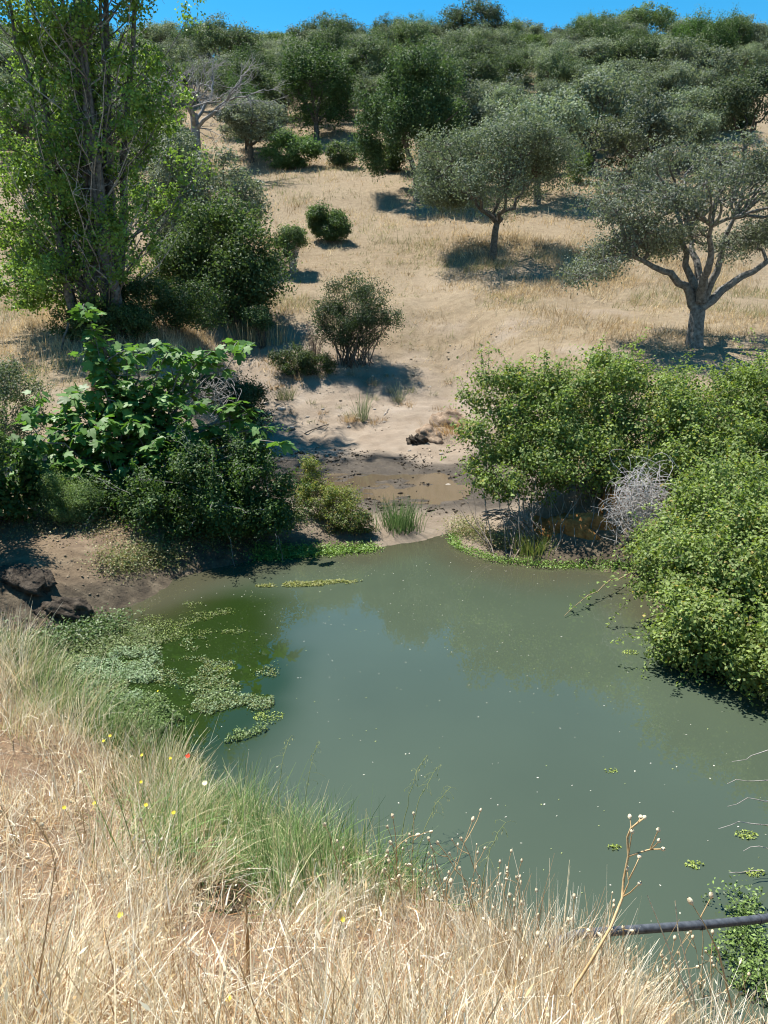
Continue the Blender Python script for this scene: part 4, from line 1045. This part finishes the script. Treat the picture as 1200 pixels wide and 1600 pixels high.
# green rush clump on the spit, tall dry/green stalk clumps on the bank
def tuft(name, label, loc, n, hgt, rad_, cols, seed, W=.008, spread=.25, curve=.3, cat='grass', group=None):
    r = np.random.default_rng(seed)
    B = np.concatenate([r.normal(0, rad_, (n, 2)), np.full((n, 1), -.03)], 1)
    V, F, T = ribbons(r, B, np.arctan2(B[:, 1], B[:, 0]) + r.normal(0, .6, n), r.uniform(.5, 1, n) * hgt, np.abs(r.normal(0, spread, n)), r.normal(curve, .3, n), np.full(n, W), 3, straw_tint(r, n, cols, .25))
    o = link(name, build_mesh(name, V, F, T), M_GRASS, None, loc); return tag(o, label, cat, group)
tuft('rush_clump', 'upright fresh green rush clump beside the yellow-green weeds', gp(622, 13.0), 420, .62, .16, [(.08, .15, .05), (.12, .2, .07), (.16, .24, .1)], 411, .011, .18)
tuft('tall_weed', 'pale green tall weed standing alone on the sandy bank', gp(566, 21.4), 60, .95, .07, [(.2, .24, .14), (.28, .3, .18)], 412, .022, .22)
tuft('tall_weed', 'thin pale green weed near the shade edge on the bank', gp(623, 22.5), 26, .8, .05, [(.22, .26, .15), (.3, .3, .2)], 413, .02, .2)
tuft('dry_stalks', 'dry tan stalks beside the small upright bush', gp(385, 25.6), 90, 1.0, .35, [(.42, .34, .2), (.3, .26, .15), (.5, .42, .28)], 414, .02, .12, .1)
tuft('dry_stalks', 'dry straw stalks between the small bush and bare shrub', gp(432, 25.4), 60, .9, .25, [(.45, .36, .22), (.34, .28, .16)], 415, .02, .12, .1)
tuft('dry_stalks', 'low brown dry tuft on the sandy bank by the tall weed', gp(545, 21.2), 160, .3, .12, [(.36, .25, .15), (.45, .34, .2)], 416, .012, .5, .6)
tuft('dry_stalks', 'golden dry grass at the hedge end above the eroded lip', gp(712, 20.6), 500, .5, .35, [(.42, .28, .13), (.5, .36, .2), (.3, .18, .08)], 417, .012, .5, .8)
tuft('green_tuft', 'yellow-green grass tuft at the waterline under the bramble hedge', gp(832, 11.6), 260, .42, .12, [(.22, .28, .06), (.3, .3, .1), (.14, .22, .05)], 418, .008, .25)
tuft('green_tuft', 'dull green grass tuft in the shade on the stream bank', gp(445, 22.6), 160, .45, .14, [(.12, .16, .08), (.2, .2, .1)], 419, .014, .3)

r = np.random.default_rng(430)
for k in range(26):
    u = k / 25; px_ = np.interp(u, [0, .3, .6, 1], [-4.9, -3.4, -2.3, -1.2]); py_ = np.interp(u, [0, .3, .6, 1], [8.3, 6.9, 5.9, 5.1])
    x_, y_ = px_ + r.normal(0, .18), py_ + r.normal(0, .18) - .12
    dry = k % 3
    tuft('margin_tuft', ['bleached dry grass tuft leaning over the pond margin', 'mixed green and dry grass tuft at the pond margin', 'soft green grass tuft at the pond margin'][dry], (x_, y_, max(0, gz(x_, y_))), 200, r.uniform(.35, .62), .16,
         [STRAW[:4], [(.5, .45, .28), (.22, .3, .1), (.66, .56, .36)], [(.16, .25, .08), (.26, .34, .13), (.1, .17, .06)]][dry], 431 + k, .006, .4, .6, 'grass', 'grass tufts along the pond margin')

for k in range(30):
    px_, py_ = r.uniform(425, 715), r.uniform(585, 668)
    q_ = at_ground(px_, py_); q_[2] = gz(q_[0], q_[1])
    tuft('bank_herb', ['small dry tuft rooted in the bare sandy stream bank', 'small grey-green herb rooted in the bare sandy stream bank'][k % 2], q_, 46, r.uniform(.14, .3), .07, [[(.4, .3, .18), (.3, .2, .11)], [(.2, .21, .13), (.3, .28, .17)]][k % 2], 800 + k, .012, .6, .6, 'grass', 'small plants on the sandy bank')
tuft('hollow_shade_tuft', 'dry grass tuft added to shade the dark hollow in the bank', (-1.12, 3.72, gz(-1.12, 3.72)), 320, .4, .1, STRAW, 469, .005, .6, .7)  # added on the sunward side to keep the hollow in shade
for k, (px_, y_, h_) in enumerate(((800, 2.75, .55), (835, 2.7, .55), (868, 2.65, .58), (900, 2.55, .52), (770, 2.9, .55), (930, 2.4, .5), (850, 2.95, .55), (885, 2.85, .55))):
    q_ = at_y(px_, y_)
    tuft('bank_tuft', 'tall bleached grass tuft hiding the pipe where it leaves the bank', q_, 240, h_, .12, STRAW, 470 + k, .0045, .3, .4, 'grass', 'grass tufts round the pipe')

# ------------------------------------------------------------------ pondweed mats on the water
def weed_mat(label, px, py, rx, ry, n, cols, seed, size=.03, hgt=.02, ang=0., thr=-.1, group=None, fr=2.2):
    r = np.random.default_rng(seed); c = at_water(px, py)
    a = r.uniform(0, 6.28, n * 2); q = np.sqrt(r.random(n * 2))
    u, v = q * np.cos(a) * rx, q * np.sin(a) * ry
    X_ = u * math.cos(ang) - v * math.sin(ang); Y_ = u * math.sin(ang) + v * math.cos(ang)
    ok = fbm((X_ + c[0]) * fr, (Y_ + c[1]) * fr * 1.3, 4) * 1.3 - q * .55 + .35 > thr + r.normal(0, .1, n * 2)
    X_, Y_ = X_[ok][:n], Y_[ok][:n]
    keep = pond_sd(X_ + c[0], Y_ + c[1]) < .15
    X_, Y_ = X_[keep], Y_[keep]
    C = np.stack([X_, Y_, .004 + hgt * r.random(len(X_)) ** 2], 1); N = unit(r.normal(0, .45, C.shape) + np.array([0, 0, 1]))
    V, F, T = leaves(r, C, N, size, size * .5, straw_tint(r, len(C), cols, .3))
    o = link('pondweed', build_mesh('pondweed', V, F, T), M_WEED, None, (c[0], c[1], 0)); return tag(o, label, 'pondweed', group, 'stuff')
PALE = [(.2, .28, .15), (.26, .33, .2), (.15, .22, .1)]
OLV = [(.10, .13, .035), (.16, .17, .05), (.07, .10, .025)]
weed_mat('pale green raised pondweed mat by the dry bank', 205, 1060, .9, .75, 12000, PALE, 501, .026, .08, .3, .15, fr=2.6)
weed_mat('olive pondweed mat between the pale mat and open water', 300, 1050, 1.0, 1.0, 9000, OLV + PALE[:1], 502, .024, .025, .5, .3, fr=3.2)
weed_mat('broken green pondweed streaks below the bank corner', 285, 975, 1.2, .8, 5600, OLV + [(.2, .26, .07)], 503, .022, .02, .75, .38, fr=3.4)
weed_mat('pale floating pondweed lobe reaching toward open water', 365, 1098, .42, .3, 2600, PALE + OLV, 504, .024, .04, 0, .1, fr=4)
weed_mat('dark green pondweed behind the green grass', 280, 1120, 1.0, .6, 8000, [(.06, .10, .025), (.12, .17, .05), (.2, .27, .11)], 505, .026, .05, 0, .1, fr=3)
weed_mat('ragged olive weed patch below the rugged rock', 165, 1010, .8, .5, 6000, [(.09, .13, .04), (.15, .2, .07), (.2, .22, .1)], 507, .026, .08, .4, .0, fr=3)
weed_mat('soft green weed fringe against the dry grass bank', 120, 1075, .7, .45, 6000, [(.12, .18, .06), (.18, .25, .1), (.2, .22, .1)], 508, .026, .12, -.7, -.3, fr=3)
weed_mat('deep green weed tangle under the first flowers', 215, 1135, .6, .4, 5000, [(.07, .12, .03), (.14, .2, .06)], 509, .026, .12, -.5, -.3, fr=3)
weed_mat('narrow yellowish weed raft floating near the spit', 490, 912, .85, .12, 1700, [(.18, .2, .05), (.26, .26, .09)], 506, .028, .02, .12, .1, fr=4)
for k, (px, py, s_, n_) in enumerate([(985, 1020, .10, 90), (960, 1325, .05, 40), (1165, 1305, .09, 90), (1085, 1352, .07, 60), (1180, 1365, .07, 60), (955, 1205, .06, 25), (350, 1045, .12, 120), (420, 1120, .16, 160)]):
    weed_mat('small drifting scrap of green weed on open water', px, py, s_, s_ * .6, n_, [(.2, .26, .05), (.28, .34, .08)], 520 + k, .022, .01, 0, -1, 'weed scraps adrift on the pond')
weed_mat('leafy weed bed under the black pipe at the dam corner', 1175, 1480, .32, .5, 3200, [(.10, .16, .04), (.18, .26, .07), (.06, .1, .02)], 530, .026, .16, 0, -.3)
# pale specks drifting on the water
n = 420
sx = r.uniform(-3, 4, n * 4); sy = r.uniform(3.4, 11.5, n * 4); ok = pond_sd(sx, sy) < -.25; sx, sy = sx[ok][:n], sy[ok][:n]
V, F, T = leaves(r, np.stack([sx, sy, np.full(len(sx), .004)], 1), unit(r.normal(0, .1, (len(sx), 3)) + np.array([0, 0, 1])), .016, .010, straw_tint(r, len(sx), [(.6, .6, .5), (.4, .45, .2), (.7, .68, .6)]), 0, .6)
o = link('floating_specks', build_mesh('floating_specks', V, F, T), M_GRASS); tag(o, 'pale specks of seed fluff drifting on the pond', 'debris', None, 'stuff')

# bramble shoot over the water, bare twigs at the dam corner
r = np.random.default_rng(540); acc = Acc()
a_ = at_depth(985, 895, 11.3); b_ = at_depth(882, 962, 10.0); q = wobble(bez(a_, (a_ + b_) / 2 + np.array([0, 0, .12]), b_, 10), .015, r); tube(acc, q, np.linspace(.008, .004, 10), 4)
t = thing('bramble_shoot', 'long leafy bramble shoot trailing out above the water', 'shoot', tuple(a_)); me_ = acc
for v_ in me_.V: v_ -= a_
link('stem', acc.mesh('shoot', True), rough_mat('tan_stem', (.2, .15, .08), (.36, .28, .16), 20), t)
C = np.repeat(q[1:9] - a_, 5, 0) + r.normal(0, .045, (40, 3)); V, F, T = leaves(r, C, unit(r.normal(0, .5, C.shape) + np.array([0, 0, 1])), .06, .04, straw_tint(r, 40, [(.14, .22, .05), (.2, .28, .08)])); link('leaves', build_mesh('leaves', V, F, T), M_LEAF, t)
acc = Acc()
for k in range(7):
    a_ = at_depth(1240, 1180 + 40 * k + r.normal(0, 10), 5.6); e = at_depth(1130 + r.uniform(-15, 40), 1190 + 35 * k, 5.6 - .2 * r.random()); q = wobble(bez(a_, (a_ + e) / 2 + np.array([0, 0, .12]), e, 8), .012, r); tube(acc, q, np.linspace(.006, .002, 8), 4)
o = link('bare_twigs', acc.mesh('bare_twigs', True), M_PALEBARK); tag(o, 'thin bleached twigs reaching over the water at the dam corner', 'twigs')

# ------------------------------------------------------------------ black pipe
acc = Acc()
pts = [at_depth(835, 1478, 3.9) - np.array([0, 0, .3]), at_depth(862, 1467, 3.95) - np.array([0, 0, .03]), at_depth(905, 1459, 4.0), at_depth(1000, 1452, 4.15), at_depth(1100, 1445, 4.3), at_depth(1200, 1435, 4.5), at_depth(1330, 1415, 4.8), at_depth(1450, 1400, 5.1)]
pts = np.array(pts); 
tk = np.linspace(0, len(pts) - 1, 40); PP = np.stack([np.interp(tk, np.arange(len(pts)), pts[:, k]) for k in range(3)], 1)
for _ in range(3): PP[1:-1] = (PP[:-2] + PP[1:-1] * 2 + PP[2:]) / 4
tube(acc, PP, .024, 12)
t = thing('water_pipe', 'black plastic water pipe running out from the dry bank over the pond', 'pipe', tuple(PP[0]))
for v_ in acc.V: v_ -= PP[0]
link('tube', acc.mesh('pipe', True), M_PIPE, t)
for f in (22, 27):
    a2 = Acc(); d_ = unit(PP[f + 1] - PP[f]); tube(a2, np.array([PP[f] - d_ * .012, PP[f] + d_ * .012]) - PP[0], [.0275, .0275], 12); link('joint_ring', a2.mesh('ring', True), M_PIPE, t)

# ------------------------------------------------------------------ stalks with seed heads and small flowers of the near bank
M_TAN = rough_mat('tan_stalk', (.38, .25, .11), (.56, .42, .24), 30, .1)
M_HEAD = rough_mat('seed_head', (.52, .42, .26), (.74, .66, .48), 60, .3)
M_YEL = rough_mat('yellow_petals', (.62, .46, .03), (.85, .7, .08), 40, .1)
M_CREAM = rough_mat('cream_petals', (.7, .66, .36), (.85, .82, .55), 40, .1)
M_RED = rough_mat('poppy_petals', (.55, .03, .015), (.75, .06, .02), 40, .1)
M_PINK = rough_mat('thistle_pink', (.30, .16, .22), (.5, .32, .38), 60, .4)
def ovoid(rad_, hgt, sides=7, rings=5):
    acc = Acc(); z = np.linspace(0, 1, rings); tube(acc, np.stack([0 * z, 0 * z, z * hgt], 1), rad_ * np.sin(np.clip(z * .86 + .1, 0, 1) * math.pi) ** .7 + .0008, sides); return acc.mesh('head', True)
HEAD = ovoid(.010, .030); HEAD_S = ovoid(.007, .018)
def stalk_proto(seed, H):
    r = np.random.default_rng(seed); acc = Acc(); heads = []
    e = np.array([r.normal(0, .1) * H, r.normal(0, .1) * H, H]); q = wobble(bez((0, 0, -.04), (r.normal(0, .05), r.normal(0, .05), H * .5), e, 9), .006, r)
    tube(acc, q, np.linspace(.0034, .002, 9), 4); heads.append((e, unit(q[-1] - q[-2])))
    for k in range(r.integers(2, 6)):
        s = q[r.integers(3, 8)]; L = r.uniform(.06, .2); d = unit(np.array([r.normal(0, .5), r.normal(0, .5), 1])); e2 = s + d * L
        q2 = wobble(bez(s, s + d * L * .5 + r.normal(0, .012, 3), e2, 5), .002, r); tube(acc, q2, np.linspace(.0024, .0016, 5), 3); heads.append((e2, unit(q2[-1] - q2[-2])))
    return acc.mesh('stalk', True), heads
def put_head(me_, mat, parent, pos, d, s_, name='seed_head'):
    h = link(name, me_, mat, parent); h.location = Vector(pos); h.rotation_mode = 'QUATERNION'; h.rotation_quaternion = Vector(d).to_track_quat('Z', 'X'); h.scale = (s_,) * 3; return h
r = np.random.default_rng(601)
SP_ = [stalk_proto(610 + k, H) for k, H in enumerate((.55, .7, .48, .62, .4, .75))]
GS = 'seed-head stalks on the near bank'
roots = []
for k, (me_, heads) in enumerate(SP_):
    t = thing('seed_stalk', 'thin tan stalk with pale egg-shaped seed heads on the near bank', 'stalk', (0, 0, 0), GS)
    link('stem', me_, M_TAN, t)
    for pos, d in heads: put_head(HEAD, M_HEAD, t, pos, d, r.uniform(.6, 1.0))
    roots.append(t)
stalk_px = [(690, 1440), (715, 1430), (735, 1450), (760, 1425), (790, 1440), (810, 1450), (835, 1440), (855, 1460), (880, 1480), (905, 1520), (935, 1530), (960, 1560), (1000, 1575), (1030, 1590), (1060, 1585), (1095, 1600), (1130, 1600), (1160, 1600), (1190, 1600),
            (650, 1420), (665, 1435), (620, 1400), (600, 1420), (745, 1490), (845, 1530), (775, 1540), (980, 1600), (1110, 1580), (820, 1580), (700, 1520), (560, 1430), (900, 1590), (1180, 1560), (1145, 1560), (670, 1470), (725, 1480), (755, 1465), (785, 1475), (800, 1500), (865, 1500), (890, 1550), (920, 1570), (950, 1590), (1010, 1550), (1045, 1560), (1075, 1600), (1120, 1550), (1195, 1580), (1170, 1590), (640, 1450), (580, 1400), (530, 1420), (610, 1460), (1085, 1570), (30, 1340), (140, 1310), (90, 1400), (250, 1420), (180, 1450)]
for k, (px, py) in enumerate(stalk_px):
    src = roots[k % 6]
    o = src if k < 6 else copy_tree(src)
    p_ = at_ground(px, py)
    if p_[2] < .05: p_ = at_ground(px - 60, py + 25)
    o.location = p_; o.rotation_euler = (r.normal(0, .07), r.normal(0, .07), r.uniform(0, 6.28)); s_ = r.uniform(.75, 1.05); o.scale = (s_, s_, s_)

# the big branching stalk
acc = Acc(); D0 = 2.45
def P2(zx, zy, dz=0): return at_depth(860 + zx * 340 / 1200, 1240 + zy * 340 / 1200, D0 + dz)
base_ = P2(100, 1120, .0)
lines = [([(100, 1120), (220, 930), (330, 740), (395, 580), (405, 470), (430, 345), (425, 240), (445, 190), (510, 138)], .005), ([(445, 190), (440, 142)], .002), ([(430, 345), (440, 280), (450, 218)], .0025), ([(430, 345), (490, 325), (550, 308), (615, 306)], .0032), ([(550, 308), (575, 250), (592, 208)], .0022),
         ([(550, 308), (580, 285), (595, 265)], .002), ([(398, 570), (432, 490), (425, 425)], .0025), ([(398, 570), (440, 545), (487, 500)], .0025), ([(435, 470), (470, 400), (487, 358)], .0025), ([(445, 190), (480, 165), (494, 136)], .002)]
heads = []
for pts, R in lines:
    q = np.array([P2(*p_, dz=.05 * math.sin(p_[0] * .05)) for p_ in pts]) - base_
    tube(acc, q, np.linspace(R, R * .65, len(q)), 5); heads.append((q[-1], unit(q[-1] - q[-2])))
t = thing('branching_stalk', 'tall branching tan thistle stalk rising above the dry grass beside the pipe', 'stalk', tuple(base_))
link('stem', acc.mesh('stem', True), M_TAN, t)
for pos, d in heads: put_head(HEAD_S, M_HEAD, t, pos, d, .9)
# long leaning stems
for lab, zp in (('pale straight stem leaning across the pipe', [(780, 1160), (680, 920), (600, 720), (535, 560)]), ('second pale stem crossing the pipe with a feathery tip', [(800, 1200), (760, 960), (705, 760), (688, 590)]), ('forked tan stalk with two seed heads in front of the pipe', [(1000, 1180), (930, 880), (850, 720), (782, 610)])):
    q = np.array([P2(*p_) for p_ in zp]); a2 = Acc(); b_ = q[0].copy(); q = q - b_
    tk = np.linspace(0, 3, 10); q = np.stack([np.interp(tk, np.arange(4), q[:, k]) for k in range(3)], 1); tube(a2, q, np.linspace(.0035, .0015, 10), 4)
    t = thing('leaning_stalk', lab, 'stalk', tuple(b_))
    if 'forked' in lab:
        e = P2(885, 575) - b_; tube(a2, bez(q[7], (q[7] + e) / 2, e, 4), [.002, .0018, .0016, .0014], 4); put_head(HEAD, M_HEAD, t, e, (0, 0, 1), .75)
        put_head(HEAD, M_HEAD, t, q[-1], unit(q[-1] - q[-2]), .85)
    link('stem', a2.mesh('stem', True), M_HEAD if 'pale' in lab else M_TAN, t)
# brown spike
b_ = at_ground(389, 1560); a2 = Acc(); dd = np.linalg.norm(b_ - np.array([0, 0, CAM_H])); top = at_depth(385, 1412, dd * .80) - b_
tube(a2, bez((0, 0, -.03), top * .5, top, 10), np.array([.003, .003, .004, .0065, .0075, .0075, .007, .006, .0045, .002]), 6)
t = thing('brown_spike', 'upright brown seed spike standing alone in the dry grass', 'stalk', tuple(b_)); link('stem', a2.mesh('spike', True), rough_mat('brown_spike', (.25, .14, .06), (.5, .34, .17), 50, .5), t)

# flowers
def disc(n_pet, rad_, cup=.25):
    V = [(0, 0, 0)]; F = []
    for k in range(n_pet):
        a = k * 2 * math.pi / n_pet; da = math.pi / n_pet * .9
        b0_ = len(V); V += [(rad_ * .75 * math.cos(a - da), rad_ * .75 * math.sin(a - da), rad_ * cup * .6), (rad_ * math.cos(a), rad_ * math.sin(a), rad_ * cup), (rad_ * .75 * math.cos(a + da), rad_ * .75 * math.sin(a + da), rad_ * cup * .6)]
        F.append((0, b0_, b0_ + 1, b0_ + 2))
    return build_mesh('petals', np.array(V), np.array(F), np.ones((len(V), 3)))
FY, FC, FR = disc(9, .0125, .5), disc(10, .018, .4), disc(4, .026, .7)
r = np.random.default_rng(640)
def flower(px, py, lab, me_, mat, name, group=None, hgt=.45, s_=1.0):
    g_ = at_ground(px, min(1598, py + 95)); dd = g_ @ np.array([0, CP, -SP]) + CAM_H * SP
    top = at_depth(px, py, max(1.3, dd * .97)); 
    g2 = np.array([top[0] + r.normal(0, .03), top[1] + .05, 0]); g2[2] = gz(g2[0], g2[1])
    if g2[2] < 0: g2[2] = 0
    tp = top - g2
    a2 = Acc(); tube(a2, bez((0, 0, -.02), (tp[0] * .2, tp[1] * .2, tp[2] * .6), tp, 7), np.linspace(.0022, .0014, 7), 4)
    t = thing(name, lab, 'flower', tuple(g2), group); link('stem', a2.mesh('stem', True), rough_mat_green, t)
    put_head(me_, mat, t, tp, unit(np.array([r.normal(0, .3), -.5, .9])), s_, 'flower_head')
rough_mat_green = rough_mat('green_stalk', (.12, .17, .05), (.28, .28, .12), 30, .1)
for px, py in ((162, 1158), (172, 1150), (222, 1180), (247, 1080), (266, 1185), (220, 1222), (148, 1255), (228, 1258), (271, 1270), (188, 1430), (358, 1560), (535, 1437), (100, 1262)):
    flower(px, py, 'small yellow daisy on a thin stem in the near bank grass', FY, M_YEL, 'yellow_flower', 'yellow flowers of the near bank')
flower(320, 1224, 'larger cream-coloured flower among the green grass', FC, M_CREAM, 'cream_flower', s_=1.1)
flower(125, 1206, 'cream flower bud at the dry grass edge by the water herbs', FC, M_CREAM, 'cream_flower', s_=.7)
flower(294, 1182, 'single red poppy beside the pondweed', FR, M_RED, 'poppy', s_=.8)
for px, py, lb in ((525, 1185, 'fluffy pinkish thistle head above the green grass'), (540, 1162, 'small purple thistle head on the tallest stem by open water')):
    flower(px, py, lb, HEAD, M_PINK, 'thistle', s_=1.8 if px == 525 else 1.1)

# wild oats with drooping spikelets over the water
r = np.random.default_rng(660)
for k, (px, py, bx, by) in enumerate(((690, 1195, 640, 1290), (668, 1180, 625, 1290), (705, 1230, 650, 1300), (500, 1160, 470, 1290), (455, 1150, 430, 1280), (790, 1285, 740, 1390))):
    b_ = at_ground(bx, by + 60)
    if b_[2] < .02: b_[2] = .02
    dd = b_[1] * CP + (CAM_H - b_[2]) * SP
    e = at_depth(px, py, dd * 1.02) - b_
    q = wobble(bez((0, 0, -.03), (e[0] * .25, e[1] * .2, e[2] * .95), e, 12), .004, r); a2 = Acc(); tube(a2, q, np.linspace(.003, .0012, 12), 4)
    C = []; 
    for f in range(6, 12):
        for _ in range(3):
            o_ = q[f] + np.array([r.normal(0, .035), r.normal(0, .03), -r.uniform(.01, .05)]); tube(a2, np.array([q[f], (q[f] + o_) / 2 + np.array([0, 0, .012]), o_]), [.0008] * 3, 3); C.append(o_ - np.array([0, 0, .011]))
    t = thing('wild_oat', 'green wild oat stem nodding over the water edge', 'grass', tuple(b_), 'wild oats of the near bank'); link('stem', a2.mesh('stem', True), rough_mat_green, t)
    C = np.array(C); n = len(C); A = unit(np.array([0, 0, 1.0]) + r.normal(0, .25, (n, 3))); Bv = unit(np.cross(A, r.normal(0, 1, (n, 3))))
    V = np.stack([C - A * .015, C + Bv * .0035, C + A * .012, C - Bv * .0035], 1).reshape(-1, 3)
    link('spikelets', build_mesh('spikelets', V, np.arange(n * 4).reshape(n, 4), np.repeat(straw_tint(r, n, [(.3, .36, .16), (.45, .46, .26)]), 4, 0)), M_GRASS, t)
